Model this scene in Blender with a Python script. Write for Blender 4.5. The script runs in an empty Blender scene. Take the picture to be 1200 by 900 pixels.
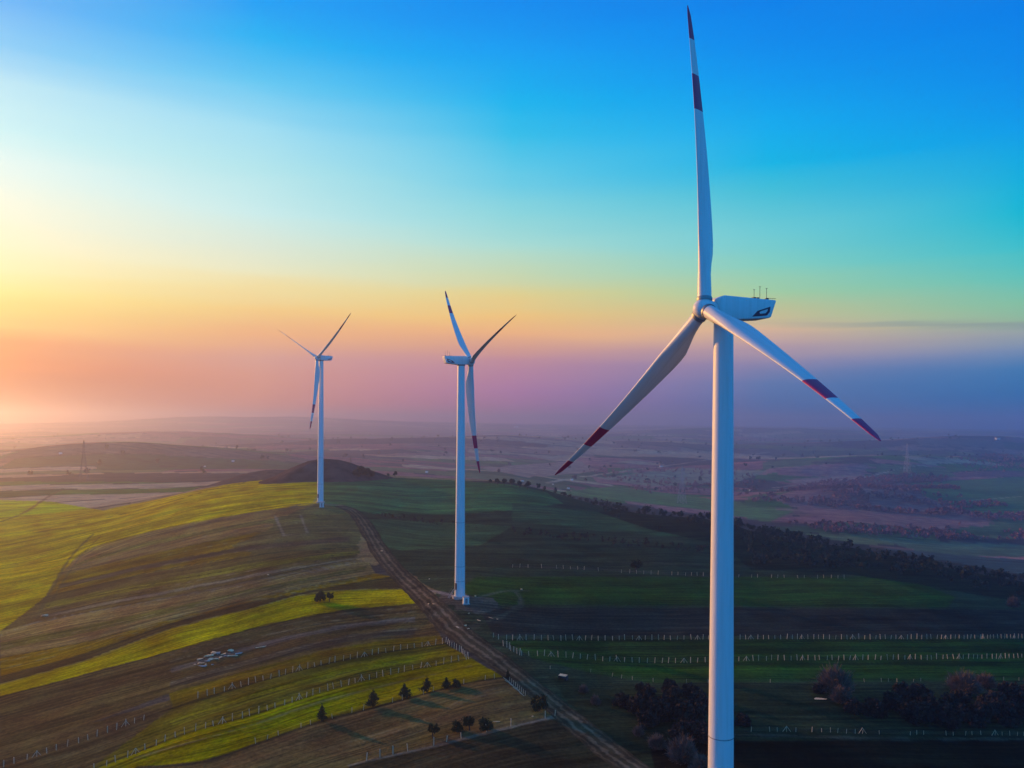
import bpy, bmesh, math, random
import numpy as np
from mathutils import Vector, Matrix

# ------------------------------------------------------------------ camera, light, exposure
sc = bpy.context.scene
COL = sc.collection
F, HV, CX = 942.0, 497.0, 600.0          # focal length, horizon row and centre column of the 1200 px wide frame
ROLL = math.radians(0.35)
CAMZ = 77.0
SUN_AZ, SUN_EL = math.radians(-52), math.radians(10)

cam = bpy.data.objects.new('camera', bpy.data.cameras.new('camera'))
COL.objects.link(cam)
cam.data.sensor_fit = 'HORIZONTAL'
cam.data.sensor_width = 36.0
cam.data.lens = 36.0 * F / 1200.0
cam.data.shift_y = (HV - 450.0) / 1200.0
cam.data.clip_start, cam.data.clip_end = 0.5, 60000
cam.matrix_world = Matrix.Translation((0, 0, CAMZ)) @ Matrix.Rotation(math.pi / 2, 4, 'X') @ Matrix.Rotation(ROLL, 4, 'Z')
sc.camera = cam

sc.view_settings.view_transform = 'Standard'
sc.view_settings.look = 'None'
sc.view_settings.exposure = 0.0
sc.view_settings.gamma = 1.0
sc.view_settings.use_curve_mapping = False

SUN_STRENGTH = 5.0
SUN_COLOR = (1.0, 0.46, 0.09)
sun = bpy.data.objects.new('sun', bpy.data.lights.new('sun', 'SUN'))
COL.objects.link(sun)
sun.data.energy = SUN_STRENGTH
sun.data.angle = math.radians(0.6)
sun.data.color = SUN_COLOR
SD = Vector((math.sin(SUN_AZ) * math.cos(SUN_EL), math.cos(SUN_AZ) * math.cos(SUN_EL), math.sin(SUN_EL)))
sun.rotation_euler = SD.to_track_quat('Z', 'Y').to_euler()

HAZE_DENSITY = 3.0e-4
HAZE_ANISO = 0.83
HAZE_COLOR = (0.54, 0.56, 0.95)

sc.cycles.use_denoising = True
sc.cycles.max_bounces = 5
sc.cycles.diffuse_bounces = 2
sc.cycles.glossy_bounces = 2
sc.cycles.volume_bounces = 1
sc.cycles.transparent_max_bounces = 8

def lin(c):
    o = []
    for k in c[:3]:
        k = k / 255.0
        o.append(k / 12.92 if k <= 0.04045 else ((k + 0.055) / 1.055) ** 2.4)
    return tuple(o)

# ---- sky: colour by compass direction and elevation, dusk in frame, unseen sides shaped for their light
world = bpy.data.worlds.new('World')
sc.world = world
world.use_nodes = True
nt = world.node_tree
nt.nodes.clear()
N, L = nt.nodes, nt.links
def mth(op, a, b=None, c=None):
    n = N.new('ShaderNodeMath'); n.operation = op
    for i, x in enumerate((a, b, c)):
        if x is None: continue
        if isinstance(x, (int, float)): n.inputs[i].default_value = x
        else: L.new(x, n.inputs[i])
    return n.outputs[0]
tc = N.new('ShaderNodeTexCoord')
nrm = N.new('ShaderNodeVectorMath'); nrm.operation = 'NORMALIZE'
L.new(tc.outputs['Generated'], nrm.inputs[0])
sp = N.new('ShaderNodeSeparateXYZ'); L.new(nrm.outputs[0], sp.inputs[0])
az = mth('ARCTAN2', sp.outputs[0], sp.outputs[1])
el = mth('ARCSINE', sp.outputs[2])
wob = N.new('ShaderNodeTexNoise'); wob.inputs['Scale'].default_value = 3.0; wob.inputs['Detail'].default_value = 5
cmb = N.new('ShaderNodeCombineXYZ')
L.new(mth('MULTIPLY', az, 0.9), cmb.inputs[0]); L.new(mth('MULTIPLY', el, 9.0), cmb.inputs[1])
L.new(cmb.outputs[0], wob.inputs['Vector'])
elw = mth('ADD', el, mth('MULTIPLY', mth('SUBTRACT', wob.outputs['Fac'], 0.5), 0.026))
EMIN, EMAX = -0.1, 0.75
elf = mth('DIVIDE', mth('SUBTRACT', elw, EMIN), EMAX - EMIN)

cols = {}
cols[0] = [(0,(95,182,250)),(50,(130,207,250)),(100,(182,233,249)),(150,(200,246,249)),(200,(226,252,246)),(240,(244,253,230)),(290,(254,251,210)),
           (320,(254,248,188)),(340,(253,240,150)),(362,(250,224,130)),(382,(250,206,122)),(402,(238,160,98)),(435,(218,124,66)),(465,(150,62,22)),(495,(50,15,2))]
cols[300] = [(0,(0,160,247)),(50,(15,180,245)),(100,(95,203,245)),(150,(160,226,245)),(200,(180,235,240)),(250,(205,243,240)),(290,(226,240,218)),
             (320,(242,240,196)),(340,(250,230,160)),(365,(254,213,130)),(392,(250,185,125)),(422,(226,165,145)),(460,(228,148,118)),(495,(235,118,72))]
cols[600] = [(0,(0,140,240)),(60,(0,160,245)),(120,(0,183,240)),(155,(45,194,236)),(200,(90,205,235)),(250,(140,220,225)),(290,(175,228,215)),
             (320,(206,225,180)),(345,(236,219,140)),(370,(255,206,116)),(390,(254,188,122)),(410,(226,162,140)),(430,(200,138,160)),(460,(190,122,168)),(495,(182,96,150))]
cols[900] = [(0,(0,130,235)),(80,(0,150,240)),(150,(0,175,240)),(190,(0,185,230)),(220,(60,195,220)),(270,(112,210,215)),(310,(137,215,194)),
             (340,(172,214,160)),(365,(206,204,145)),(385,(236,194,148)),(405,(198,164,165)),(425,(150,140,175)),(450,(92,125,180)),(475,(35,108,173)),(495,(0,92,166))]
cols[1200] = [(0,(0,128,232)),(80,(0,140,235)),(150,(0,160,235)),(210,(0,180,222)),(250,(0,190,214)),(290,(62,200,205)),(320,(102,205,185)),
              (350,(140,205,160)),(370,(160,194,150)),(386,(164,174,165)),(405,(128,150,180)),(430,(60,126,180)),(460,(10,114,175)),(495,(0,105,168))]
def ramp(stops):
    r = N.new('ShaderNodeValToRGB'); r.color_ramp.interpolation = 'LINEAR'
    L.new(elf, r.inputs[0])
    e = r.color_ramp.elements
    stops = sorted(stops)
    while len(e) < len(stops): e.new(0.5)
    for k, (p, c) in enumerate(stops):
        e[k].position = min(1, max(0, p)); e[k].color = (*c, 1)
    return r.outputs[0]
def pos(a): return (a - EMIN) / (EMAX - EMIN)
BLUE = (0.05, 0.16, 0.46)  # unseen zenith, dimmed so less blue light reaches the ground
GROUND = (0.012, 0.02, 0.035)
def picture_col(u):
    a = math.atan((u - CX) / F)
    st = [(pos(math.atan((HV - v) / F * math.cos(a))), lin(c)) for v, c in cols[u]]
    lowc = lin(cols[u][-1][1])
    st += [(pos(-0.012), lowc), (pos(-0.05), tuple(0.3 * k for k in lowc)), (0.0, GROUND), (1.0, BLUE)]
    return a, ramp(st)
entries = []
back = [(0, GROUND), (pos(-0.02), (0.0, 0.10, 0.26)), (pos(0.03), (0.0, 0.22, 0.58)), (pos(0.18), (0.0, 0.54, 1.38)), (pos(0.42), (0.0, 0.50, 1.35)), (1.0, BLUE)]  # unseen sky behind the camera, brightened to light the tower's shaded side blue
sunc = [(0, GROUND), (pos(-0.02), (0.8, 0.3, 0.08)), (pos(0.05), (1.0, 0.42, 0.12)), (pos(0.13), (0.9, 0.5, 0.08)), (pos(0.25), (0.6, 0.35, 0.08)),  # unseen sun side, dimmed and made more orange to warm the haze
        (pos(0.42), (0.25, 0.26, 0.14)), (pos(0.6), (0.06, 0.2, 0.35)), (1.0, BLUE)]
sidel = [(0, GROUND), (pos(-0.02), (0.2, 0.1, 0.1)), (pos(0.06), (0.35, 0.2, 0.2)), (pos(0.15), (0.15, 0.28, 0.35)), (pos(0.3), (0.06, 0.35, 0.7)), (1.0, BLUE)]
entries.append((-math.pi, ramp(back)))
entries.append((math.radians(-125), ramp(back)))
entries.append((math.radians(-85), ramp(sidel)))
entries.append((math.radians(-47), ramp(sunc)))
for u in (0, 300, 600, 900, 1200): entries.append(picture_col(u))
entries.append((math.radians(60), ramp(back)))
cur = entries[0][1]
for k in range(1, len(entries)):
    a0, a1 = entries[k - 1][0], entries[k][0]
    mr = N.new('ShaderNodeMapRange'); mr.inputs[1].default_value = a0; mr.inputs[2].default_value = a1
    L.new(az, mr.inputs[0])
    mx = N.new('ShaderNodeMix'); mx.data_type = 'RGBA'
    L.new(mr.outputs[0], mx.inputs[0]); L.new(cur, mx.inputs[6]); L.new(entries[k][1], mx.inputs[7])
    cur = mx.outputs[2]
# thin grey cloud streak low on the right
cn = N.new('ShaderNodeTexNoise'); cn.inputs['Scale'].default_value = 1.0; cn.inputs['Detail'].default_value = 6
cc = N.new('ShaderNodeCombineXYZ'); L.new(mth('MULTIPLY', az, 7.0), cc.inputs[0]); L.new(mth('MULTIPLY', el, 170.0), cc.inputs[1])
L.new(cc.outputs[0], cn.inputs['Vector'])
def band(x, c, w):
    d = mth('DIVIDE', mth('SUBTRACT', x, c), w)
    return mth('POWER', 2.718, mth('MULTIPLY', mth('MULTIPLY', d, d), -1))
el2 = mth('DIVIDE', el, mth('COSINE', az))
cc2 = mth('ADD', mth('MULTIPLY', cn.outputs['Fac'], 0.012), el2)
m1 = mth('MULTIPLY', band(cc2, 0.1325, 0.0042), band(az, 0.53, 0.19))
m2 = mth('MULTIPLY', mth('MULTIPLY', band(el2, 0.112, 0.013), band(az, 0.56, 0.2)), mth('MULTIPLY', cn.outputs['Fac'], 0.25))
mx = N.new('ShaderNodeMix'); mx.data_type = 'RGBA'; mx.inputs[7].default_value = (0.28, 0.34, 0.31, 1)
L.new(mth('MULTIPLY', m1, 0.62), mx.inputs[0]); L.new(cur, mx.inputs[6]); cur = mx.outputs[2]
mx = N.new('ShaderNodeMix'); mx.data_type = 'RGBA'; mx.inputs[7].default_value = (0.42, 0.36, 0.36, 1)
L.new(m2, mx.inputs[0]); L.new(cur, mx.inputs[6]); cur = mx.outputs[2]
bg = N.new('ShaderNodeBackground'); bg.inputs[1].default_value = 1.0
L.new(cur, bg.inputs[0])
skt = N.new('ShaderNodeTexSky'); skt.sky_type = 'NISHITA'; skt.sun_disc = False
skt.sun_elevation = SUN_EL; skt.sun_rotation = SUN_AZ % (2 * math.pi)
bg2 = N.new('ShaderNodeBackground'); bg2.inputs[1].default_value = 0.0005
L.new(skt.outputs[0], bg2.inputs[0])
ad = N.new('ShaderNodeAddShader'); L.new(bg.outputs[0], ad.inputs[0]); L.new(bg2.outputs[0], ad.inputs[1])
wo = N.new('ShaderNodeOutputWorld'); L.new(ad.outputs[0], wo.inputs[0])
world.cycles.sampling_method = 'MANUAL'
world.cycles.sample_map_resolution = 512

# ------------------------------------------------------------------ helpers
def tag(o, label=None, cat=None, group=None, kind=None):
    if label: o['label'] = label
    if cat: o['category'] = cat
    if group: o['group'] = group
    if kind: o['kind'] = kind
    return o
def empty(name, loc, rz=0.0):
    o = bpy.data.objects.new(name, None); COL.objects.link(o)
    o.location = loc; o.rotation_euler = (0, 0, rz); o.empty_display_size = 1
    return o
def obj(name, me, mats, parent=None, loc=None):
    o = bpy.data.objects.new(name, me); COL.objects.link(o)
    if mats is not None and not me.materials:
        for m in (mats if isinstance(mats, (list, tuple)) else [mats]): me.materials.append(m)
    if parent: o.parent = parent
    if loc is not None: o.location = loc
    return o
def copy_tree(o, parent=None):
    c = o.copy(); COL.objects.link(c)
    if parent: c.parent = parent
    for ch in list(o.children): copy_tree(ch, c)
    return c

class MB:
    def __init__(s): s.v, s.f, s.mi = [], [], []
    def add(s, vs, fs, mi=0):
        b = len(s.v); s.v += [tuple(p) for p in vs]
        for f in fs: s.f.append(tuple(b + i for i in f)); s.mi.append(mi)
    def box(s, c, h, M=None, mi=0):
        vs = [Vector((c[0] + i * h[0], c[1] + j * h[1], c[2] + k * h[2])) for k in (-1, 1) for j in (-1, 1) for i in (-1, 1)]
        if M is not None: vs = [M @ p for p in vs]
        s.add(vs, [(0, 2, 3, 1), (4, 5, 7, 6), (0, 1, 5, 4), (2, 6, 7, 3), (0, 4, 6, 2), (1, 3, 7, 5)], mi)
    def bar(s, a, b, r0, r1=None, n=6, mi=0):
        a, b = Vector(a), Vector(b); r1 = r0 if r1 is None else r1
        d = (b - a).normalized(); u = d.orthogonal().normalized(); w = d.cross(u)
        vs = [a + (u * math.cos(t) + w * math.sin(t)) * r0 for t in (2 * math.pi * k / n for k in range(n))]
        vs += [b + (u * math.cos(t) + w * math.sin(t)) * r1 for t in (2 * math.pi * k / n for k in range(n))]
        fs = [(k, (k + 1) % n, n + (k + 1) % n, n + k) for k in range(n)]
        fs += [tuple(reversed(range(n))), tuple(range(n, 2 * n))]
        s.add(vs, fs, mi)
    def lathe(s, prof, n=48, mi=0, M=None):
        vs = []
        for r, z in prof:
            for k in range(n):
                t = 2 * math.pi * k / n
                p = Vector((r * math.cos(t), r * math.sin(t), z)); vs.append(M @ p if M is not None else p)
        fs = []
        for i in range(len(prof) - 1):
            for k in range(n):
                fs.append((i * n + k, i * n + (k + 1) % n, (i + 1) * n + (k + 1) % n, (i + 1) * n + k))
        fs += [tuple(reversed(range(n))), tuple(range((len(prof) - 1) * n, len(prof) * n))]
        s.add(vs, fs, mi)
    def mesh(s, name, smooth=False, angle=None):
        me = bpy.data.meshes.new(name); me.from_pydata(s.v, [], s.f)
        me.polygons.foreach_set('material_index', s.mi)
        if smooth: me.polygons.foreach_set('use_smooth', [True] * len(s.f))
        me.update()
        if smooth and angle: me.set_sharp_from_angle(angle=math.radians(angle))
        return me
    def build(s, name, mat, parent=None, loc=None, smooth=False, angle=None):
        return obj(name, s.mesh(name, smooth, angle), mat, parent, loc)

def mesh_np(name, V, Q, smooth=True):
    me = bpy.data.meshes.new(name)
    V = np.asarray(V, np.float32); Q = np.asarray(Q, np.int32); k = Q.shape[1]
    me.vertices.add(len(V)); me.vertices.foreach_set('co', V.ravel())
    me.loops.add(Q.size); me.loops.foreach_set('vertex_index', Q.ravel())
    me.polygons.add(len(Q)); me.polygons.foreach_set('loop_start', np.arange(0, Q.size, k, dtype=np.int32))
    me.polygons.foreach_set('use_smooth', np.full(len(Q), smooth))
    me.update(calc_edges=True)
    return me

# ------------------------------------------------------------------ materials
def new_mat(name):
    m = bpy.data.materials.new(name); m.use_nodes = True
    nt = m.node_tree; b = nt.nodes['Principled BSDF']
    return m, nt, b
def simple_mat(name, col, rough=0.6, var=0.15, scale=3.0, spec=0.3, metallic=0.0, bump=0.0):
    m, nt, b = new_mat(name)
    n = nt.nodes.new('ShaderNodeTexNoise'); n.inputs['Scale'].default_value = scale; n.inputs['Detail'].default_value = 6
    g = nt.nodes.new('ShaderNodeTexCoord'); nt.links.new(g.outputs['Object'], n.inputs['Vector'])
    r = nt.nodes.new('ShaderNodeMapRange'); r.inputs[1].default_value = 0.3; r.inputs[2].default_value = 0.7
    r.inputs[3].default_value = 1 - var; r.inputs[4].default_value = 1 + var
    nt.links.new(n.outputs['Fac'], r.inputs[0])
    mu = nt.nodes.new('ShaderNodeVectorMath'); mu.operation = 'SCALE'; mu.inputs[0].default_value = col[:3]
    nt.links.new(r.outputs[0], mu.inputs['Scale']); nt.links.new(mu.outputs[0], b.inputs['Base Color'])
    b.inputs['Roughness'].default_value = rough; b.inputs['Specular IOR Level'].default_value = spec
    b.inputs['Metallic'].default_value = metallic
    if bump:
        bp = nt.nodes.new('ShaderNodeBump'); bp.inputs['Strength'].default_value = bump
        nt.links.new(n.outputs['Fac'], bp.inputs['Height']); nt.links.new(bp.outputs[0], b.inputs['Normal'])
    return m
def streak_mat(name, col, dirt, rough=0.45):
    # painted steel or glass fibre with faint vertical weather streaks
    m, nt, b = new_mat(name)
    g = nt.nodes.new('ShaderNodeTexCoord')
    mp = nt.nodes.new('ShaderNodeMapping'); mp.inputs['Scale'].default_value = (2.2, 2.2, 0.12)
    nt.links.new(g.outputs['Object'], mp.inputs['Vector'])
    n = nt.nodes.new('ShaderNodeTexNoise'); n.inputs['Scale'].default_value = 1.0; n.inputs['Detail'].default_value = 7
    nt.links.new(mp.outputs[0], n.inputs['Vector'])
    r = nt.nodes.new('ShaderNodeMapRange'); r.inputs[1].default_value = 0.45; r.inputs[2].default_value = 0.8; r.inputs[4].default_value = 0.55
    nt.links.new(n.outputs['Fac'], r.inputs[0])
    mx = nt.nodes.new('ShaderNodeMix'); mx.data_type = 'RGBA'
    mx.inputs[6].default_value = (*col, 1); mx.inputs[7].default_value = (*dirt, 1)
    nt.links.new(r.outputs[0], mx.inputs[0]); nt.links.new(mx.outputs[2], b.inputs['Base Color'])
    b.inputs['Roughness'].default_value = rough; b.inputs['Specular IOR Level'].default_value = 0.35
    return m
M_WHITE = streak_mat('tower_paint', (0.80, 0.80, 0.79), (0.60, 0.59, 0.56))
M_BLADE = streak_mat('blade_gelcoat', (0.76, 0.76, 0.75), (0.55, 0.53, 0.50), 0.4)
M_RED = streak_mat('blade_red', (0.55, 0.02, 0.11), (0.40, 0.02, 0.08), 0.4)
M_STEEL = simple_mat('galvanised_steel', (0.30, 0.31, 0.32), 0.5, metallic=0.6)
M_PYLON = simple_mat('weathered_steel', (0.14, 0.12, 0.12), 0.9, spec=0.1)
M_PALESTEEL = simple_mat('pale_steel', (0.45, 0.40, 0.40), 0.9, spec=0.1)
M_DARK = simple_mat('dark_trim', (0.05, 0.05, 0.06), 0.6)
M_LOGO = simple_mat('maroon_decal', (0.12, 0.02, 0.05), 0.5)
M_POST = simple_mat('concrete_post', (0.55, 0.44, 0.30), 0.9, 0.2, 2.0, 0.1)
M_WIRE = simple_mat('fence_wire', (0.2, 0.19, 0.18), 0.6)
M_CONC = simple_mat('concrete', (0.42, 0.40, 0.37), 0.9, 0.2, 1.0, 0.1)
M_STONE = simple_mat('pale_stone', (0.82, 0.58, 0.34), 0.9, 0.3, 1.2, 0.1)
M_WALLW = simple_mat('white_render', (0.8, 0.78, 0.74), 0.8, 0.08)
M_ROOF = simple_mat('clay_roof', (0.30, 0.13, 0.09), 0.8, 0.2)
M_BARK = simple_mat('bark', (0.07, 0.05, 0.04), 0.9, 0.25, 4, 0.1)
def leaf_mat(name, a, b_, scale=0.6):
    m, nt, b = new_mat(name)
    g = nt.nodes.new('ShaderNodeNewGeometry')
    n = nt.nodes.new('ShaderNodeTexNoise'); n.inputs['Scale'].default_value = scale; n.inputs['Detail'].default_value = 3
    nt.links.new(g.outputs['Position'], n.inputs['Vector'])
    ad = nt.nodes.new('ShaderNodeMath'); ad.operation = 'MULTIPLY_ADD'; ad.inputs[1].default_value = 0.5
    nt.links.new(g.outputs['Random Per Island'], ad.inputs[0]); 
    sb = nt.nodes.new('ShaderNodeMapRange'); sb.inputs[1].default_value = 0.35; sb.inputs[2].default_value = 0.7; sb.inputs[4].default_value = 0.6
    nt.links.new(n.outputs['Fac'], sb.inputs[0]); nt.links.new(sb.outputs[0], ad.inputs[2])
    mx = nt.nodes.new('ShaderNodeMix'); mx.data_type = 'RGBA'
    mx.inputs[6].default_value = (*a, 1); mx.inputs[7].default_value = (*b_, 1)
    nt.links.new(ad.outputs[0], mx.inputs[0]); nt.links.new(mx.outputs[2], b.inputs['Base Color'])
    b.inputs['Roughness'].default_value = 0.9; b.inputs['Specular IOR Level'].default_value = 0.1
    return m
M_LEAF_DARK = leaf_mat('dark_foliage', (0.020, 0.028, 0.014), (0.045, 0.055, 0.026))
M_LEAF_WOOD = leaf_mat('woodland_foliage', (0.018, 0.030, 0.020), (0.050, 0.060, 0.040), 0.12)
M_TWIG = leaf_mat('bare_twigs', (0.08, 0.055, 0.045), (0.24, 0.155, 0.12))
M_SCRUB = leaf_mat('dark_scrub', (0.020, 0.018, 0.016), (0.060, 0.045, 0.035))
M_FARWOOD = leaf_mat('winter_woodland', (0.12, 0.05, 0.05), (0.50, 0.20, 0.19), 0.01)

# ------------------------------------------------------------------ terrain height
def value_noise(x, y, seed=0):
    xi, yi = np.floor(x), np.floor(y); fx, fy = x - xi, y - yi
    fx = fx * fx * (3 - 2 * fx); fy = fy * fy * (3 - 2 * fy)
    def h(i, j):
        s = np.sin(i * 127.1 + j * 311.7 + seed * 74.7) * 43758.5453
        return s - np.floor(s)
    return (h(xi, yi) * (1 - fx) + h(xi + 1, yi) * fx) * (1 - fy) + (h(xi, yi + 1) * (1 - fx) + h(xi + 1, yi + 1) * fx) * fy
def fbm(x, y, seed=0, n=4):
    o = 0; a = 0.5; t = 0
    for k in range(n):
        o = o + a * value_noise(x * 2 ** k, y * 2 ** k, seed + k); t += a; a *= 0.5
    return o / t - 0.5

# (column u, depth d, height z): the surveyed lie of the land
G = []
def gv(v, *uds):
    s = (v - HV) / F
    for u, d in uds: G.append((u, d, CAMZ - s * d))
gv(1150, (600, 112), (847, 114), (1200, 118), (0, 135), (300, 120))
gv(900, (0, 205), (300, 190), (600, 182), (900, 186), (1200, 198))
gv(815, (0, 252), (300, 232), (600, 223), (900, 228), (1200, 246))
gv(750, (0, 320), (300, 284), (500, 273), (700, 275), (900, 284), (1200, 320))
gv(700, (0, 380), (150, 354), (300, 322), (539, 302.6), (700, 314), (900, 350), (1200, 412))
gv(650, (0, 480), (200, 425), (430, 385), (700, 412), (900, 460), (1050, 505))
gv(600, (0, 640), (150, 580), (500, 520), (700, 570))
gv(590, (375, 505)); gv(577, (230, 612)); gv(557, (440, 690)); gv(565, (600, 660)); gv(607, (830, 590)); gv(640, (1000, 545)); gv(660, (1100, 515)); gv(678, (1200, 480))
gv(563, (330, 650))
for p in ((1200, 620, -49), (1000, 700, -44), (830, 760, -30), (600, 850, 6), (440, 850, 18), (1200, 900, -70), (1000, 950, -66), (830, 1000, -52),
          (600, 1200, -22), (440, 1200, 0), (300, 900, 12), (230, 800, 8), (1200, 200, -10)):
    G.append(p)
gv(620, (1200, 1150)); gv(580, (1200, 1500)); gv(540, (1200, 2600))
gv(610, (1000, 1150)); gv(570, (1000, 1750)); gv(530, (1000, 3100))
gv(590, (830, 1350)); gv(560, (830, 1900)); gv(530, (830, 3200))
gv(555, (600, 1500)); gv(532, (600, 2400))
gv(590, (0, 720)); gv(560, (0, 1080), (230, 1050)); gv(530, (0, 2200), (230, 2100), (440, 2100))
for u in (0, 300, 600, 900, 1200):
    G.append((u, 6000, 22)); G.append((u, 9000, {0: 66, 300: 112, 600: 80, 900: 72, 1200: 70}[u]))
P = []
for u, d, z in G:
    t = (u - CX) / F
    P.append((math.atan(t), math.log(d * math.hypot(1, t)), z))
for a in (-180, -140, -100, -65, 65, 100, 140, 180):
    for r, z in ((60, -8), (200, -12), (500, -28), (1500, -45), (5000, -10), (9000, 42)):
        P.append((math.radians(a), math.log(r), z))
for a in (-30, 0, 30): P.append((math.radians(a), math.log(60), -6))
P = np.array(P)
SA, SR = 2.2, 1.0
PX = np.stack([P[:, 0] * SA, P[:, 1] * SR], 1)
def tps(r2): return 0.5 * r2 * np.log(r2 + 1e-9)
def rbf_fit(X, y, smooth):
    n = len(X); K = tps(((X[:, None] - X[None]) ** 2).sum(-1)) + np.eye(n) * smooth
    A = np.zeros((n + 3, n + 3)); A[:n, :n] = K; A[:n, n] = 1; A[:n, n + 1:] = X; A[n:, :n] = A[:n, n:].T
    return np.linalg.solve(A, np.concatenate([y, np.zeros(3)]))
def rbf_eval(X, w, q):
    out = np.empty(len(q))
    for s in range(0, len(q), 40000):
        c = q[s:s + 40000]
        out[s:s + 40000] = tps(((c[:, None] - X[None]) ** 2).sum(-1)) @ w[:len(X)] + w[len(X)] + c @ w[len(X) + 1:]
    return out
WZ = rbf_fit(PX, P[:, 2], 0.002)
HILLS = [(1000, 2150, 420, 170, 26), (1900, 3200, 600, 260, 34), (620, 1500, 260, 110, 14), (-760, 1500, 300, 130, 20), (150, 2900, 900, 260, 26), (-1500, 3300, 800, 300, 26),
         (-2300, 7000, 1500, 700, 40), (1400, 5200, 1200, 420, 36), (700, 4100, 500, 260, 24), (1250, 1450, 300, 110, 16)]
def height(x, y):
    x = np.asarray(x, float); y = np.asarray(y, float); sh = x.shape
    x, y = x.ravel(), y.ravel()
    r = np.clip(np.hypot(x, y), 50, 9400); a = np.arctan2(x, y)
    z = rbf_eval(PX, WZ, np.stack([a * SA, np.log(r) * SR], 1))
    far = np.clip((r - 900) / 1500, 0, 1)
    far = far * np.clip((9300 - r) / 3000, 0.15, 1)
    z = z + far * (fbm(x / 1300, y / 620, 3) * 78 + fbm(x / 300, y / 190, 9) * 18)
    for x0, y0, sx, sy, A in HILLS: z = z + 1.7 * A * np.exp(-((x - x0) / sx) ** 2 - ((y - y0 - 0.25 * (x - x0)) / sy) ** 2)
    near = np.clip((r - 110) / 100, 0, 1)
    z = z + near * (fbm(x / 38, y / 38, 5) * 1.6 + fbm(x / 9, y / 9, 6, 3) * 0.45)
    return z.reshape(sh)
def ray(u, v):
    X, Z = (u - CX) / F, (HV - v) / F; c, s = math.cos(ROLL), math.sin(ROLL)
    return np.array([c * X - s * Z, 1.0, s * X + c * Z])
DS = np.geomspace(95, 9300, 1100)
def ground_at(uv):
    """points of the ground along the given sight lines"""
    uv = np.atleast_2d(np.array(uv, float)); out = []
    R = np.array([ray(u, v) for u, v in uv])
    X = R[:, 0, None] * DS; Y = np.ones_like(X) * DS; Z = CAMZ + R[:, 2, None] * DS
    H = height(X, Y) - Z
    for k in range(len(uv)):
        s = np.where(H[k] > 0)[0]
        if len(s) == 0: i = len(DS) - 1; d = DS[-1]
        elif s[0] == 0: d = DS[0]
        else:
            i = s[0]; a, b = H[k, i - 1], H[k, i]; d = DS[i - 1] + (DS[i] - DS[i - 1]) * (-a) / (b - a)
        out.append((R[k, 0] * d, d))
    out = np.array(out); z = height(out[:, 0], out[:, 1])
    return np.column_stack([out, z])
def gp(u, v): return Vector(ground_at([(u, v)])[0])
def subdivide(pts, step=12, closed=False):
    pts = [tuple(p) for p in pts]; o = []
    q = pts + ([pts[0]] if closed else [])
    for a, b in zip(q[:-1], q[1:]):
        n = max(1, int(math.hypot(b[0] - a[0], b[1] - a[1]) / step))
        for k in range(n): o.append((a[0] + (b[0] - a[0]) * k / n, a[1] + (b[1] - a[1]) * k / n))
    if not closed: o.append(pts[-1])
    return o
def smooth_line(pts, n=8):
    # Catmull-Rom through the points
    p = [np.array(q, float) for q in pts]; p = [2 * p[0] - p[1]] + p + [2 * p[-1] - p[-2]]; o = []
    for i in range(1, len(p) - 2):
        for k in range(n):
            t = k / n
            o.append(0.5 * ((2 * p[i]) + (-p[i - 1] + p[i + 1]) * t + (2 * p[i - 1] - 5 * p[i] + 4 * p[i + 1] - p[i + 2]) * t * t + (-p[i - 1] + 3 * p[i] - 3 * p[i + 1] + p[i + 2]) * t ** 3))
    o.append(p[-2]); return np.array(o)

# ------------------------------------------------------------------ ground sheet
th_d = np.arctan(np.linspace(-0.74, 0.74, 1300))
th_l = np.concatenate([np.linspace(-math.pi, th_d[0] - 0.02, 90)]); th_r = np.linspace(th_d[-1] + 0.02, math.pi, 90)
TH = np.concatenate([th_l, th_d, th_r])
inv = np.linspace(1 / 100.0, 1 / 1500.0, 760)
RR = np.concatenate([np.linspace(2, 97, 14), 1 / inv, np.geomspace(1506, 9400, 330)])
TT, RRm = np.meshgrid(TH, RR)
GX, GY = RRm * np.sin(TT), RRm * np.cos(TT)
GZ = height(GX, GY)
nr, nth = GX.shape
idx = np.arange(nr * nth).reshape(nr, nth)
Q = np.stack([idx[:-1, :-1], idx[:-1, 1:], idx[1:, 1:], idx[1:, :-1]], -1).reshape(-1, 4)[:, ::-1]
V = np.stack([GX.ravel(), GY.ravel(), GZ.ravel()], 1)
gme = mesh_np('ground', V, Q)

# strip direction: each field edge is a line of constant "furrow number"
LOW_GREEN = [(160, 900), (237, 893), (300, 872), (370, 847), (435, 830), (490, 815), (550, 800), (590, 794)]
FENCE2 = [(100, 905), (160, 882), (215, 860), (300, 836), (375, 811), (450, 792), (540, 774), (552, 771)]
FENCE1 = [(200, 831), (300, 800), (375, 780), (450, 765), (522, 754)]
OLIVE_UP = [(200, 812), (300, 783), (375, 763), (450, 750), (517, 744)]
STRIP_LO = [(0, 816), (100, 790), (200, 763), (300, 735), (400, 715), (487, 707)]
STRIP_UP = [(0, 802), (100, 774), (200, 737), (300, 712), (350, 698), (400, 692), (482, 690)]
C3 = [(0, 793), (100, 766), (200, 731), (300, 705), (400, 686), (460, 676)]
C2 = [(0, 771), (100, 752), (150, 739), (300, 700), (440, 672)]
C1 = [(0, 740), (50, 728), (200, 700), (300, 680), (430, 655)]
C0 = [(55, 698), (180, 670), (300, 650), (422, 640)]
CM = [(70, 674), (180, 648), (300, 624), (410, 615)]
CY = [(88, 655), (110, 641), (180, 622), (250, 608), (310, 598), (372, 591)]
def flat(v, u0, u1): return [(u, v) for u in np.linspace(u0, u1, 6)]
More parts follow.
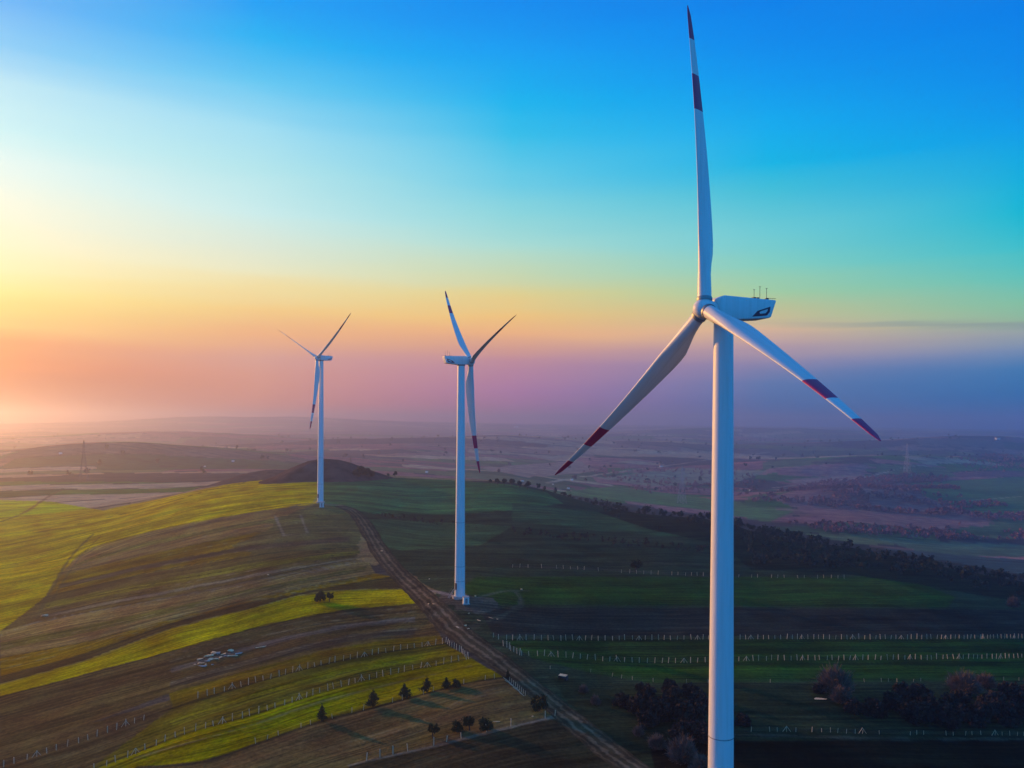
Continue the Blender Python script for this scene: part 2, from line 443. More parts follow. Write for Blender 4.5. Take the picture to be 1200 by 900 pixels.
guides = [(LOW_GREEN, 238), (FENCE2, 253), (FENCE1, 268), (OLIVE_UP, 279), (STRIP_LO, 312), (STRIP_UP, 332), (C3, 348), (C2, 356), (C1, 380), (C0, 410), (CM, 450), (CY, 500),
          (flat(862, 780, 1200), 200), (flat(800, 720, 1200), 232), (flat(775, 700, 1200), 252), (flat(749, 600, 1200), 275), (flat(708, 650, 1150), 315), (flat(676, 600, 1100), 355), (flat(640, 520, 900), 425)]
SX, SV = [], []
for g, s in guides:
    pts = ground_at(g); SX += [(p[0] / 100, p[1] / 100) for p in pts]; SV += [s] * len(pts)
SX = np.array(SX); SV = np.array(SV, float)
WS = rbf_fit(SX, SV, 0.01)
sel = (RRm.ravel() < 760) & (np.abs(TT.ravel()) < 0.7)
Sf = V[:, 1].copy() + 0.25 * V[:, 0]
Sf[sel] = rbf_eval(SX, WS, V[sel][:, :2] / 100)

# ---- crops and bare earth: plain reflectance of what grows there
alb = np.zeros((len(V), 3)); alb[:] = (0.10, 0.08, 0.06)
rough = np.ones(len(V))
X, Y, R_ = V[:, 0], V[:, 1], np.hypot(V[:, 0], V[:, 1])
# patchwork of far farmland: long narrow parcels
def parcels(x, y, ang, w, l, seed):
    c, s = math.cos(ang), math.sin(ang)
    p = (c * x + s * y) / l + 0.35 * fbm(x / 500, y / 500, seed) ; q = (-s * x + c * y) / w + 1.2 * fbm(x / 700, y / 700, seed + 5)
    row = np.floor(q); p = p + 0.37 * row
    h = np.sin(np.floor(p) * 12.9898 + row * 78.233 + seed) * 43758.5453
    edge = np.minimum(q - row, 1 - (q - row))
    return h - np.floor(h), edge
pal = np.array([(0.20, 0.12, 0.09), (0.11, 0.08, 0.06), (0.30, 0.21, 0.13), (0.06, 0.12, 0.03), (0.10, 0.12, 0.05), (0.36, 0.25, 0.15), (0.04, 0.07, 0.03), (0.20, 0.09, 0.08)])
h1, e1 = parcels(X, Y, 0.22, 85, 420, 1)
h2, e2 = parcels(X, Y, -0.12, 120, 600, 7)
zone = fbm(X / 1400, Y / 1400, 21) > 0.0
hh = np.where(zone, h1, h2); ee = np.where(zone, e1, e2)
far = R_ > 640
alb[far] = pal[(hh[far] * 7.99).astype(int)]
hedge = far & (ee < 0.035) & (fbm(X / 60, Y / 60, 31) > -0.12)
alb[hedge] = (0.035, 0.035, 0.025)
woods = far & (fbm(X / 520, Y / 260, 41) > 0.10) & (R_ > 900)
alb[woods] = (0.05, 0.040, 0.035)
ruddy = far & (X > 180) & (R_ > 950) & (R_ < 2300) & (fbm(X / 200, Y / 90, 43) > 0.08)
alb[ruddy] = (0.30, 0.13, 0.11)

def inside(poly, m, wob=1.0, jx=0.0, jy=0.0):
    x, y = X[m], Y[m]; r = np.zeros(len(x), bool); n = len(poly)
    # a little wobble so edges read as ploughed by hand
    dx = 1.2 * wob * fbm(x / 7, y / 7, 61, 3); dy = 1.2 * wob * fbm(x / 7 + 50, y / 7, 62, 3)
    x = x + dx + jx * CELL[m]; y = y + dy + jy * CELL[m] * 1.6
    for i in range(n):
        x0, y0 = poly[i][:2]; x1, y1 = poly[(i + 1) % n][:2]
        c = ((y0 > y) != (y1 > y)) & (x < (x1 - x0) * (y - y0) / (y1 - y0 + 1e-12) + x0)
        r ^= c
    return r
CELL = R_ * 0.0011
def paint(poly_uv, col, wob=1.0):
    p = ground_at(subdivide(poly_uv, 14, True))
    lo, hi = p.min(0), p.max(0)
    m = np.where((X > lo[0] - 4) & (X < hi[0] + 4) & (Y > lo[1] - 4) & (Y < hi[1] + 4))[0]
    f = sum(inside(p, m, wob, jx, jy).astype(float) for jx, jy in ((-.5, -.2), (.2, -.5), (.5, .2), (-.2, .5))) / 4
    alb[m] = alb[m] * (1 - f[:, None]) + np.array(col) * f[:, None]
def line(uv, w, col, a=1.0, broken=None):
    p = ground_at(subdivide([tuple(q) for q in smooth_line(uv, 4)], 10))
    lo, hi = p.min(0), p.max(0)
    m = np.where((X > lo[0] - w) & (X < hi[0] + w) & (Y > lo[1] - w) & (Y < hi[1] + w))[0]
    d = np.full(len(m), 1e9)
    for q0, q1 in zip(p[:-1, :2], p[1:, :2]):
        e = q1 - q0; t = np.clip(((X[m] - q0[0]) * e[0] + (Y[m] - q0[1]) * e[1]) / (e @ e + 1e-9), 0, 1)
        d = np.minimum(d, np.hypot(X[m] - q0[0] - t * e[0], Y[m] - q0[1] - t * e[1]))
    ww = w * (0.75 + 0.9 * fbm(X[m] / 6, Y[m] / 6, 71, 2))
    if broken is not None: ww = np.where(fbm(X[m] / broken, Y[m] / broken, 72, 2) > -0.05, ww, ww * 0.3)
    f = a * np.clip(1.5 * (1 - d / ww), 0, 1)
    alb[m] = alb[m] * (1 - f[:, None]) + np.array(col) * f[:, None]
near = R_ <= 660
alb[near] = (0.085, 0.065, 0.052)
YEL, OLV, BRN, DBR, LBR, GRN, DGR, SCR = (0.52, 0.36, 0.014), (0.12, 0.115, 0.04), (0.125, 0.095, 0.08), (0.08, 0.045, 0.018), (0.20, 0.155, 0.12), (0.17, 0.21, 0.02), (0.035, 0.08, 0.022), (0.045, 0.042, 0.026)
paint([(1070, 566), (1240, 556), (1240, 600), (1120, 606), (1090, 590)], (0.055, 0.12, 0.045), 8); paint([(1110, 610), (1240, 604), (1240, 618), (1130, 624)], (0.07, 0.11, 0.05), 6)
paint([(640, 578), (720, 570), (860, 588), (930, 600), (900, 612), (840, 600), (740, 588)], (0.10, 0.16, 0.05)); paint([(700, 560), (800, 548), (900, 552), (860, 566), (760, 570)], (0.24, 0.20, 0.12))
paint([(560, 548), (680, 540), (700, 552), (620, 560)], (0.26, 0.17, 0.12)); paint([(920, 562), (1010, 556), (1040, 566), (960, 576)], (0.30, 0.18, 0.14))
line([(640, 566), (700, 556), (780, 546), (835, 538), (900, 530)], 9, (0.42, 0.34, 0.24), 0.8, 80); line([(905, 572), (960, 565), (1010, 560), (1060, 548), (1090, 545)], 7, (0.42, 0.32, 0.24), 0.8, 60)
line([(1050, 594), (1120, 588), (1220, 580)], 5, (0.30, 0.30, 0.2), 0.7, 60); line([(1020, 605), (1070, 600), (1120, 596)], 6, (0.34, 0.24, 0.2), 0.8, 50)
paint([(860, 612), (960, 630), (1010, 645), (960, 652), (860, 630)], (0.07, 0.12, 0.07)); paint([(1030, 632), (1240, 640), (1240, 654), (1090, 650)], (0.09, 0.13, 0.07)); paint([(1020, 640), (1240, 660), (1240, 672), (1080, 655)], (0.045, 0.065, 0.055)); paint([(1080, 650), (1260, 668), (1260, 702), (1100, 672)], (0.04, 0.065, 0.055))
paint([(900, 582), (980, 566), (1060, 566), (1090, 584), (1160, 606), (1160, 616), (1080, 622), (960, 608)], (0.24, 0.12, 0.10), 12)
# right of the track
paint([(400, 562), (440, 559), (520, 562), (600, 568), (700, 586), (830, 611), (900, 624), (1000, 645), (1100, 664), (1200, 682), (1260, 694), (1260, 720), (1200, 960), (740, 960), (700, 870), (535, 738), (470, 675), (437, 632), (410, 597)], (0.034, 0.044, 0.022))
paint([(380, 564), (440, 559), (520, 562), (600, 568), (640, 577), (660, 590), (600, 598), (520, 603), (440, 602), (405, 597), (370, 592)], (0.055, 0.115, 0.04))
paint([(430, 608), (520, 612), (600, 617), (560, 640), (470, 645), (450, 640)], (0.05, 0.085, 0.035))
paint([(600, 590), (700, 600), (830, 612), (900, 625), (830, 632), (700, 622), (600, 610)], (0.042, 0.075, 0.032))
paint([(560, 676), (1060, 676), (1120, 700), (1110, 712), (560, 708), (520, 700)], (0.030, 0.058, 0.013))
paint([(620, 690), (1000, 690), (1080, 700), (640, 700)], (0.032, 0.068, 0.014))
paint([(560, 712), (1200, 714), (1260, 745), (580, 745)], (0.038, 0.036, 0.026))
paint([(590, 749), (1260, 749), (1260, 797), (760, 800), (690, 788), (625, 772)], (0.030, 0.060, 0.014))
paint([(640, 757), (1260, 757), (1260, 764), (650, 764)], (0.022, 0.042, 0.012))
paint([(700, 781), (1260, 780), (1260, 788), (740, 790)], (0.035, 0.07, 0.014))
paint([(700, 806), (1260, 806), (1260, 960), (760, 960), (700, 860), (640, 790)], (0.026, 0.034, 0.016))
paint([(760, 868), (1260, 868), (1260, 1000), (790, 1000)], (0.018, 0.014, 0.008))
# left of the track
paint([(0, 586), (60, 588), (120, 598), (170, 588), (235, 574), (300, 561), (372, 560), (372, 591), (310, 598), (250, 608), (180, 622), (110, 641), (88, 655), (62, 690), (45, 724), (0, 742), (-60, 760), (-60, 580)], YEL)
paint(CY + CM[::-1], (0.28, 0.15, 0.055))
paint(CM + C0[::-1], (0.22, 0.14, 0.02))
paint(C0 + C1[::-1], (0.15, 0.09, 0.03))
paint([(372, 591), (410, 597), (430, 625), (422, 640), (300, 650), (270, 640), (310, 622), (330, 606)], (0.15, 0.125, 0.045), 6)
paint(C1 + C2[::-1], (0.26, 0.15, 0.055))
paint(C2 + C3[::-1], (0.22, 0.13, 0.015))
paint(C3 + STRIP_UP[::-1], DBR)
paint(STRIP_UP + STRIP_LO[::-1], (0.43, 0.30, 0.010))
paint(STRIP_LO + OLIVE_UP[::-1] + [(100, 850), (0, 880), (-60, 900), (-60, 830)], (0.125, 0.068, 0.028))
paint([(-60, 900), (0, 880), (100, 850), (200, 820), (200, 831), (100, 905), (60, 960), (-60, 960)], (0.145, 0.08, 0.032))
paint(OLIVE_UP + FENCE1[::-1], (0.17, 0.115, 0.018))
paint(FENCE1 + FENCE2[::-1], (0.17, 0.13, 0.016))
paint(FENCE2 + LOW_GREEN[::-1] + [(100, 930)], (0.25, 0.20, 0.010))
low = [(60, 960), (160, 900), (237, 893), (300, 872), (370, 847), (435, 830), (490, 815), (550, 800), (590, 794), (650, 838), (600, 851), (562, 860), (502, 875), (447, 887), (410, 897), (380, 960)]
paint(low, (0.17, 0.090, 0.038))
paint([(380, 960), (410, 897), (447, 887), (502, 875), (562, 860), (600, 851), (650, 840), (700, 868), (735, 895), (790, 960)], (0.062, 0.045, 0.022))
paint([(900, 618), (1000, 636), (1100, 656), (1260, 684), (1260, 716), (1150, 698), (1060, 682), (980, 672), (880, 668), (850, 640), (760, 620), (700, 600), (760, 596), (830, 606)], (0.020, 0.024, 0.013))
paint([(422, 628), (442, 632), (452, 655), (440, 663), (418, 655)], (0.34, 0.18, 0.09), 5)
paint([(460, 660), (500, 685), (520, 697), (500, 697), (470, 672)], (0.22, 0.13, 0.07), 4)
def between(A, B, t):
    A, B = np.array(sorted(A), float), np.array(sorted(B), float); u = np.linspace(max(A[0, 0], B[0, 0]), min(A[-1, 0], B[-1, 0]), 12)
    return list(zip(u, np.interp(u, A[:, 0], A[:, 1]) * (1 - t) + np.interp(u, B[:, 0], B[:, 1]) * t))
def strip(A, B, t0, t1, col): paint(between(A, B, t0) + between(A, B, t1)[::-1], col, 2)
strip(CY, CM, 0.45, 0.62, (0.17, 0.14, 0.04)); strip(C0, C1, 0.30, 0.52, (0.17, 0.145, 0.03)); strip(C0, C1, 0.74, 0.84, (0.20, 0.15, 0.09)); strip(C1, C2, 0.45, 0.70, (0.14, 0.12, 0.03))
strip(STRIP_LO, OLIVE_UP, 0.40, 0.52, (0.15, 0.11, 0.08)); strip(STRIP_LO, OLIVE_UP, 0.72, 0.90, (0.08, 0.055, 0.035)); strip(CM, C0, 0.55, 0.75, (0.13, 0.085, 0.05)); strip(FENCE1, FENCE2, 0.35, 0.6, (0.20, 0.17, 0.02))
# banks, edges and wheel marks
line(STRIP_UP, 0.9, (0.30, 0.26, 0.08), 0.8); line([(q[0], q[1] + 1) for q in STRIP_LO], 1.2, (0.03, 0.022, 0.018), 0.9)
line(FENCE1, 1.0, (0.035, 0.035, 0.018), 0.9); line(FENCE2, 1.0, (0.05, 0.05, 0.02), 0.8); line(LOW_GREEN, 1.6, (0.04, 0.032, 0.022), 0.9)
line(C3, 1.2, (0.04, 0.03, 0.025), 0.8); line(C2, 1.0, (0.05, 0.04, 0.03), 0.7); line(C1, 1.2, (0.24, 0.19, 0.14), 0.7); line(C0, 1.4, (0.05, 0.045, 0.03), 0.7)
line(CM, 1.2, (0.06, 0.055, 0.03), 0.5); line(CY, 2.0, (0.10, 0.075, 0.06), 0.5)
line([(410, 897), (447, 888), (502, 876), (562, 861), (600, 852), (650, 840)], 1.2, (0.26, 0.20, 0.14), 0.8)
line([(-20, 762), (0, 745), (50, 727), (110, 716), (300, 684), (430, 657)], 1.2, (0.28, 0.21, 0.15), 0.7, 12)
line([(110, 625), (85, 650), (66, 680), (52, 705), (44, 725)], 1.6, (0.12, 0.09, 0.04), 0.8); line([(118, 628), (92, 655), (72, 685), (56, 712)], 0.8, (0.10, 0.08, 0.04), 0.6)
line([(40, 625), (120, 608), (200, 588), (240, 576), (300, 563)], 1.8, (0.10, 0.07, 0.03), 0.8)
line([(0, 612), (30, 600), (55, 583), (75, 572)], 3.0, (0.08, 0.06, 0.03), 0.8)
for off, a in ((0, 0.9), (1.6, 0.9)):
    line([(v0[0], v0[1]) for v0 in [(590 + off, 750), (900, 750 + off), (1230, 750 + off)]], 1.1, (0.014, 0.022, 0.010), a)
line([(625, 772), (715, 779), (790, 781), (900, 778), (1230, 776)], 0.9, (0.015, 0.025, 0.010), 0.8)
line([(780, 858), (900, 862), (1050, 866), (1230, 866)], 1.5, (0.10, 0.10, 0.07), 0.6, 10)
line([(600, 664), (700, 667), (830, 676)], 2.4, (0.12, 0.10, 0.08), 0.5, 12)
line([(560, 655), (700, 658), (900, 665)], 2.0, (0.10, 0.085, 0.07), 0.4, 15)
line([(545, 738), (575, 727), (600, 716), (610, 705), (604, 694)], 3.0, (0.085, 0.08, 0.05), 0.7, 7)
paint([(505, 696), (545, 696), (575, 702), (582, 712), (555, 722), (530, 716), (512, 706)], (0.10, 0.085, 0.06), 6)
line([(485, 690), (515, 694), (538, 700)], 2.0, (0.20, 0.17, 0.15), 0.8); line([(560, 700), (590, 693), (620, 692)], 1.5, (0.12, 0.12, 0.09), 0.5)
line([(340, 594), (360, 590), (400, 592)], 3.0, (0.22, 0.18, 0.13), 0.8)
line([(322, 604), (333, 628)], 1.4, (0.26, 0.22, 0.15), 0.8); line([(352, 603), (360, 624)], 1.4, (0.26, 0.22, 0.15), 0.8)
for k in range(3):
    line([(60, 712 + 7 * k), (180, 690 + 7 * k), (300, 668 + 7 * k), (430, 650 + 3 * k)], 0.7, (0.22, 0.17, 0.13), 0.5, 20)
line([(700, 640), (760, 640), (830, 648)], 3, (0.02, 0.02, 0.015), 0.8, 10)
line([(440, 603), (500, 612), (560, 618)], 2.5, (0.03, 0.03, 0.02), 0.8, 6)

lr = random.Random(12)
for A, B, n_ in ((CY, CM, 3), (CM, C0, 3), (C0, C1, 4), (C1, C2, 4), (C2, C3, 2), (STRIP_LO, OLIVE_UP, 6), (FENCE1, FENCE2, 3), (FENCE2, LOW_GREEN, 2)):
    for k in range(n_):
        pale = lr.random() < 0.5
        line(between(A, B, (k + lr.uniform(.3, .8)) / (n_ + .2)), lr.uniform(0.45, 1.0), (0.26, 0.20, 0.12) if pale else (0.04, 0.032, 0.018), lr.uniform(0.35, 0.65), lr.choice((8, 14, 25)))
for k in range(7):
    b0 = [(430 - 8 * k, 890 - 2 * k), (470 + 4 * k, 868 - 4 * k), (540 + 2 * k, 845 - 5 * k), (620, 828 - 5 * k)]
    line(b0, lr.uniform(.4, .9), lr.choice(((0.22, 0.16, 0.10), (0.05, 0.035, 0.02))), 0.45, 10)
soil = (alb[:, 0] > 1.3 * alb[:, 1]) & (R_ < 700) & (alb[:, 0] < 0.40) & (alb[:, 2] > 0.22 * alb[:, 1])
alb[soil, 2] += 0.10 * (alb[soil, 1] - alb[soil, 2]); alb[soil, 1] += 0.26 * (alb[soil, 0] - alb[soil, 1]); alb[soil] *= 0.93
gr = (alb[:, 1] > 1.05 * alb[:, 0]) & (R_ < 700)
alb[gr] *= 1.25
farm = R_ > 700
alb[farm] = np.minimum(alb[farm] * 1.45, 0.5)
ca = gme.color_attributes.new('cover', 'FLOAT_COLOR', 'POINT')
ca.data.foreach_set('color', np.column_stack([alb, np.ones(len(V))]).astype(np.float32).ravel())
sa = gme.attributes.new('furrow', 'FLOAT_VECTOR', 'POINT')
sa.data.foreach_set('vector', np.column_stack([Sf, X * 0.8 + Y * 0.2, R_]).astype(np.float32).ravel())

def ground_mat():
    m, nt, b = new_mat('farmland')
    N, L = nt.nodes, nt.links
    at = N.new('ShaderNodeAttribute'); at.attribute_name = 'cover'
    fu = N.new('ShaderNodeAttribute'); fu.attribute_name = 'furrow'
    geo = N.new('ShaderNodeNewGeometry')
    def noise(vec, scale, detail=6, rough=0.6):
        n = N.new('ShaderNodeTexNoise'); n.inputs['Scale'].default_value = scale; n.inputs['Detail'].default_value = detail; n.inputs['Roughness'].default_value = rough
        L.new(vec, n.inputs['Vector']); return n.outputs['Fac']
    def rng(x, a, b_, c, d):
        r = N.new('ShaderNodeMapRange'); L.new(x, r.inputs[0])
        for i, k in enumerate((a, b_, c, d)): r.inputs[i + 1].default_value = k
        return r.outputs[0]
    def mul(a, b_):
        n = N.new('ShaderNodeMath'); n.operation = 'MULTIPLY'; L.new(a, n.inputs[0]); L.new(b_, n.inputs[1]); return n.outputs[0]
    mp = N.new('ShaderNodeMapping'); mp.inputs['Scale'].default_value = (0.55, 0.03, 0.0); L.new(fu.outputs['Vector'], mp.inputs['Vector'])
    mp2 = N.new('ShaderNodeMapping'); mp2.inputs['Scale'].default_value = (0.11, 0.007, 0.0); L.new(fu.outputs['Vector'], mp2.inputs['Vector'])
    s1 = noise(mp.outputs[0], 1.0, 5, 0.65); s2 = noise(mp2.outputs[0], 1.0, 4, 0.6)
    p1 = noise(geo.outputs['Position'], 0.06, 6, 0.6); p2 = noise(geo.outputs['Position'], 0.9, 6, 0.7); p3 = noise(geo.outputs['Position'], 0.012, 4, 0.5)
    f = mul(mul(rng(s1, 0.3, 0.7, 0.55, 1.45), rng(s2, 0.3, 0.7, 0.62, 1.38)), mul(rng(p1, 0.3, 0.7, 0.72, 1.28), rng(p2, 0.25, 0.75, 0.5, 1.5)))
    mp3 = N.new('ShaderNodeMapping'); mp3.inputs['Scale'].default_value = (1.1, 0.012, 0.0); L.new(fu.outputs['Vector'], mp3.inputs['Vector'])
    s3 = noise(mp3.outputs[0], 1.0, 3, 0.5)
    f = mul(mul(f, rng(p3, 0.3, 0.7, 0.85, 1.15)), rng(s3, 0.35, 0.65, 0.72, 1.28))
    sc_ = N.new('ShaderNodeVectorMath'); sc_.operation = 'SCALE'; L.new(at.outputs['Color'], sc_.inputs[0]); L.new(f, sc_.inputs['Scale'])
    hs = N.new('ShaderNodeHueSaturation'); L.new(sc_.outputs[0], hs.inputs['Color'])
    L.new(rng(p1, 0.3, 0.7, 0.475, 0.525), hs.inputs['Hue']); L.new(rng(s2, 0.3, 0.7, 1.0, 1.12), hs.inputs['Saturation'])
    L.new(hs.outputs[0], b.inputs['Base Color'])
    b.inputs['Roughness'].default_value = 1.0; b.inputs['Specular IOR Level'].default_value = 0.0
    bp = N.new('ShaderNodeBump'); bp.inputs['Strength'].default_value = 0.5; bp.inputs['Distance'].default_value = 0.6
    a = N.new('ShaderNodeMath'); a.operation = 'ADD'; L.new(s1, a.inputs[0]); L.new(p2, a.inputs[1])
    L.new(a.outputs[0], bp.inputs['Height']); L.new(bp.outputs[0], b.inputs['Normal'])
    return m
M_GROUND = ground_mat()
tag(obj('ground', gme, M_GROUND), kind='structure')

# burial mound on the crest
def mound(u, v, d, rad, h, name='mound'):
    r = ray(u, v); x0, y0 = r[0] * d, d
    n, mr = 72, 30; vs = []
    for i in range(mr + 1):
        for k in range(n):
            a = 2 * math.pi * k / n; q = i / mr
            rr = rad * q * (1 + 0.10 * math.sin(2 * a + 1) + 0.05 * math.sin(5 * a))
            vs.append((x0 + rr * math.cos(a), y0 + rr * math.sin(a), q))
    vs = np.array(vs); g = height(vs[:, 0], vs[:, 1]); q = vs[:, 2]
    vs[:, 2] = g + h * (0.5 + 0.5 * np.cos(np.pi * np.clip(q, 0, 1))) ** 0.85 + fbm(vs[:, 0] / 9, vs[:, 1] / 9, 88) * 1.8 * (1 - q) - 0.5 * q
    Q = [(i * n + k, (i + 1) * n + k, (i + 1) * n + (k + 1) % n, i * n + (k + 1) % n) for i in range(mr) for k in range(n)]
    me = mesh_np(name, vs, Q)
    return tag(obj(name, me, simple_mat(name + '_turf', (0.085, 0.055, 0.048), 1.0, 0.45, 0.12, 0.0, bump=0.3)), kind='structure'), (x0, y0)
mo, mc = mound(380, 562, 640, 52, 14.5)
mound(312, 562, 860, 75, 12, 'hill')

# ------------------------------------------------------------------ dirt track
def strip_mesh(name, uv, w, mat, lift=0.07, extra=None, ncross=9):
    p = ground_at([tuple(q) for q in smooth_line(uv, 8)])[:, :2]
    if extra is not None: p = np.vstack([p, extra])
    # resample evenly
    seg = np.r_[0, np.cumsum(np.hypot(*np.diff(p, axis=0).T))]
    t = np.arange(0, seg[-1], 1.2); q = np.column_stack([np.interp(t, seg, p[:, 0]), np.interp(t, seg, p[:, 1])])
    ker = np.ones(9) / 9
    q2 = q.copy()
    for c in (0, 1): q2[4:-4, c] = np.convolve(q[:, c], ker, 'valid')
    q = q2
    d = np.gradient(q, axis=0); d /= np.hypot(d[:, 0], d[:, 1])[:, None]; nrm = np.column_stack([d[:, 1], -d[:, 0]])
    wv = w * (1 + 0.25 * fbm(t / 9, t * 0, 5, 2))
    vs = []
    for c in np.linspace(-1, 1, ncross):
        vs.append(np.column_stack([q + nrm * (c * wv / 2)[:, None], np.full(len(q), c), t]))
    vs = np.stack(vs, 1).reshape(-1, 4)
    z = height(vs[:, 0], vs[:, 1]) + lift + 0.0004 * np.clip(np.hypot(vs[:, 0], vs[:, 1]) - 200, 0, 400) 
    z = z + np.where((np.abs(vs[:, 2]) > 0.9), -0.09 - lift, 0)
    V2 = np.column_stack([vs[:, 0], vs[:, 1], z]); n = len(q)
    i = np.arange(n * ncross).reshape(n, ncross)
    Q = np.stack([i[:-1, :-1], i[:-1, 1:], i[1:, 1:], i[1:, :-1]], -1).reshape(-1, 4)
    me = mesh_np(name, V2, Q)
    a = me.attributes.new('across', 'FLOAT_VECTOR', 'POINT')
    a.data.foreach_set('vector', np.column_stack([vs[:, 2], vs[:, 3], vs[:, 2] * 0]).astype(np.float32).ravel())
    return tag(obj(name, me, mat), kind='structure')
def track_mat(rut, mid, side):
    m, nt, b = new_mat('dirt_track'); N, L = nt.nodes, nt.links
    at = N.new('ShaderNodeAttribute'); at.attribute_name = 'across'
    s = N.new('ShaderNodeSeparateXYZ'); L.new(at.outputs['Vector'], s.inputs[0])
    geo = N.new('ShaderNodeNewGeometry')
    n = N.new('ShaderNodeTexNoise'); n.inputs['Scale'].default_value = 0.7; n.inputs['Detail'].default_value = 7; L.new(geo.outputs['Position'], n.inputs['Vector'])
    def mm(op, a, b_=None, c=None):
        k = N.new('ShaderNodeMath'); k.operation = op
        for i, x in enumerate((a, b_, c)):
            if x is None: continue
            if isinstance(x, (int, float)): k.inputs[i].default_value = x
            else: L.new(x, k.inputs[i])
        return k.outputs[0]
    wn = N.new('ShaderNodeTexNoise'); wn.inputs['Scale'].default_value = 0.12; wn.inputs['Detail'].default_value = 3; L.new(geo.outputs['Position'], wn.inputs['Vector'])
    x = mm('ADD', mm('ABSOLUTE', mm('ADD', s.outputs[0], mm('MULTIPLY_ADD', wn.outputs['Fac'], 0.5, -0.25))), mm('MULTIPLY_ADD', n.outputs['Fac'], 0.44, -0.22))
    r = N.new('ShaderNodeValToRGB'); e = r.color_ramp.elements
    stops = [(0.0, mid), (0.12, mid), (0.22, rut), (0.30, rut), (0.46, side), (0.60, side), (0.68, tuple(0.5 * (a + b) for a, b in zip(rut, side))), (0.78, side), (1.0, side)]
    while len(e) < len(stops): e.new(0.5)
    for k, (p, c) in enumerate(stops): e[k].position = p; e[k].color = (*c, 1)
    L.new(x, r.inputs[0])
    n2 = N.new('ShaderNodeTexNoise'); n2.inputs['Scale'].default_value = 0.15; n2.inputs['Detail'].default_value = 8; n2.inputs['Roughness'].default_value = 0.7; L.new(geo.outputs['Position'], n2.inputs['Vector'])
    rg = N.new('ShaderNodeMapRange'); rg.inputs[1].default_value = 0.3; rg.inputs[2].default_value = 0.7; rg.inputs[3].default_value = 0.4; rg.inputs[4].default_value = 1.6; L.new(n2.outputs['Fac'], rg.inputs[0])
    sc_ = N.new('ShaderNodeVectorMath'); sc_.operation = 'SCALE'; L.new(r.outputs[0], sc_.inputs[0]); L.new(rg.outputs[0], sc_.inputs['Scale'])
    L.new(sc_.outputs[0], b.inputs['Base Color']); b.inputs['Roughness'].default_value = 1; b.inputs['Specular IOR Level'].default_value = 0
    bp = N.new('ShaderNodeBump'); bp.inputs['Distance'].default_value = 0.2; bp.inputs['Strength'].default_value = 0.6; L.new(n.outputs['Fac'], bp.inputs['Height']); L.new(bp.outputs[0], b.inputs['Normal'])
    return m
TRACK = [(398, 593), (412, 598), (425, 611), (437, 631), (450, 652), (470, 675), (500, 703), (535, 738), (575, 768), (620, 802), (660, 835), (700, 868), (738, 898)]
strip_mesh('dirt_track', TRACK, 9.5, track_mat((0.19, 0.13, 0.075), (0.085, 0.062, 0.03), (0.07, 0.05, 0.026)), extra=np.array([(40, 165), (62, 130), (80, 90), (95, 40)]))

# ------------------------------------------------------------------ wind turbines
RB = 45.0
def blade_mesh():
    rs = [0.9, 1.6, 2.6, 3.8, 5.2, 6.8, 8.4, 10, 12, 15, 18, 21, 24, 27, 29.4, 32.2, 34.7, 37.4, 40.0, 42, 43.6, 44.6, 45.0]
    n = 28; vs, fs, mi = [], [], []
    for r in rs:
        if r < 3.0: ch, th, w = 1.95, 1.95, 0.0
        else:
            ch = np.interp(r, [3, 5.2, 8.4, 10, 12, 20, 30, 40, 43.6, 45], [1.95, 2.35, 3.15, 3.28, 3.2, 2.55, 1.75, 1.05, 0.7, 0.18])
            th = ch * np.interp(r, [3, 6, 10, 20, 45], [1.0, 0.62, 0.34, 0.22, 0.15]); w = min(1, (r - 3) / 5)
        tw = math.radians(np.interp(r, [3, 10, 25, 45], [12, 8, 3, 0]))
        bend = 3.3 * (r / RB) ** 2
        for k in range(n):
            t = 2 * math.pi * k / n
            cx, cy = math.cos(t), math.sin(t)
            # ellipse morphs to an aerofoil: x from -0.3c (leading) to +0.7c (trailing)
            ex, ey = 0.5 * ch * cx, 0.5 * th * cy
            q = (1 + cx) / 2
            ax = ch * (q - 0.32); ay = (1 if cy > 0 else -1) * th * 0.5 * 2.3 * (math.sqrt(max(q, 0)) * (1 - q) * 1.0 + 0.0) * (1.0 if cy > 0 else 0.8)
            x = ex * (1 - w) + ax * w; y = ey * (1 - w) + ay * w
            xr = x * math.cos(tw) - y * math.sin(tw); yr = x * math.sin(tw) + y * math.cos(tw)
            vs.append((xr - bend, yr, r))
    for i in range(len(rs) - 1):
        red = 29.4 <= (rs[i] + rs[i + 1]) / 2 <= 34.7 or rs[i] >= 39.99
        for k in range(n):
            fs.append((i * n + k, i * n + (k + 1) % n, (i + 1) * n + (k + 1) % n, (i + 1) * n + k)); mi.append(1 if red else 0)
    fs += [tuple(reversed(range(n))), tuple(range((len(rs) - 1) * n, len(rs) * n))]; mi += [0, 1]
    me = bpy.data.meshes.new('blade'); me.from_pydata(vs, [], fs)
    me.polygons.foreach_set('material_index', mi); me.polygons.foreach_set('use_smooth', [True] * len(fs)); me.update()
    me.set_sharp_from_angle(angle=math.radians(70))
    me.materials.append(M_BLADE); me.materials.append(M_RED)
    return me
BLADE = blade_mesh()
BENDTIP = 3.3
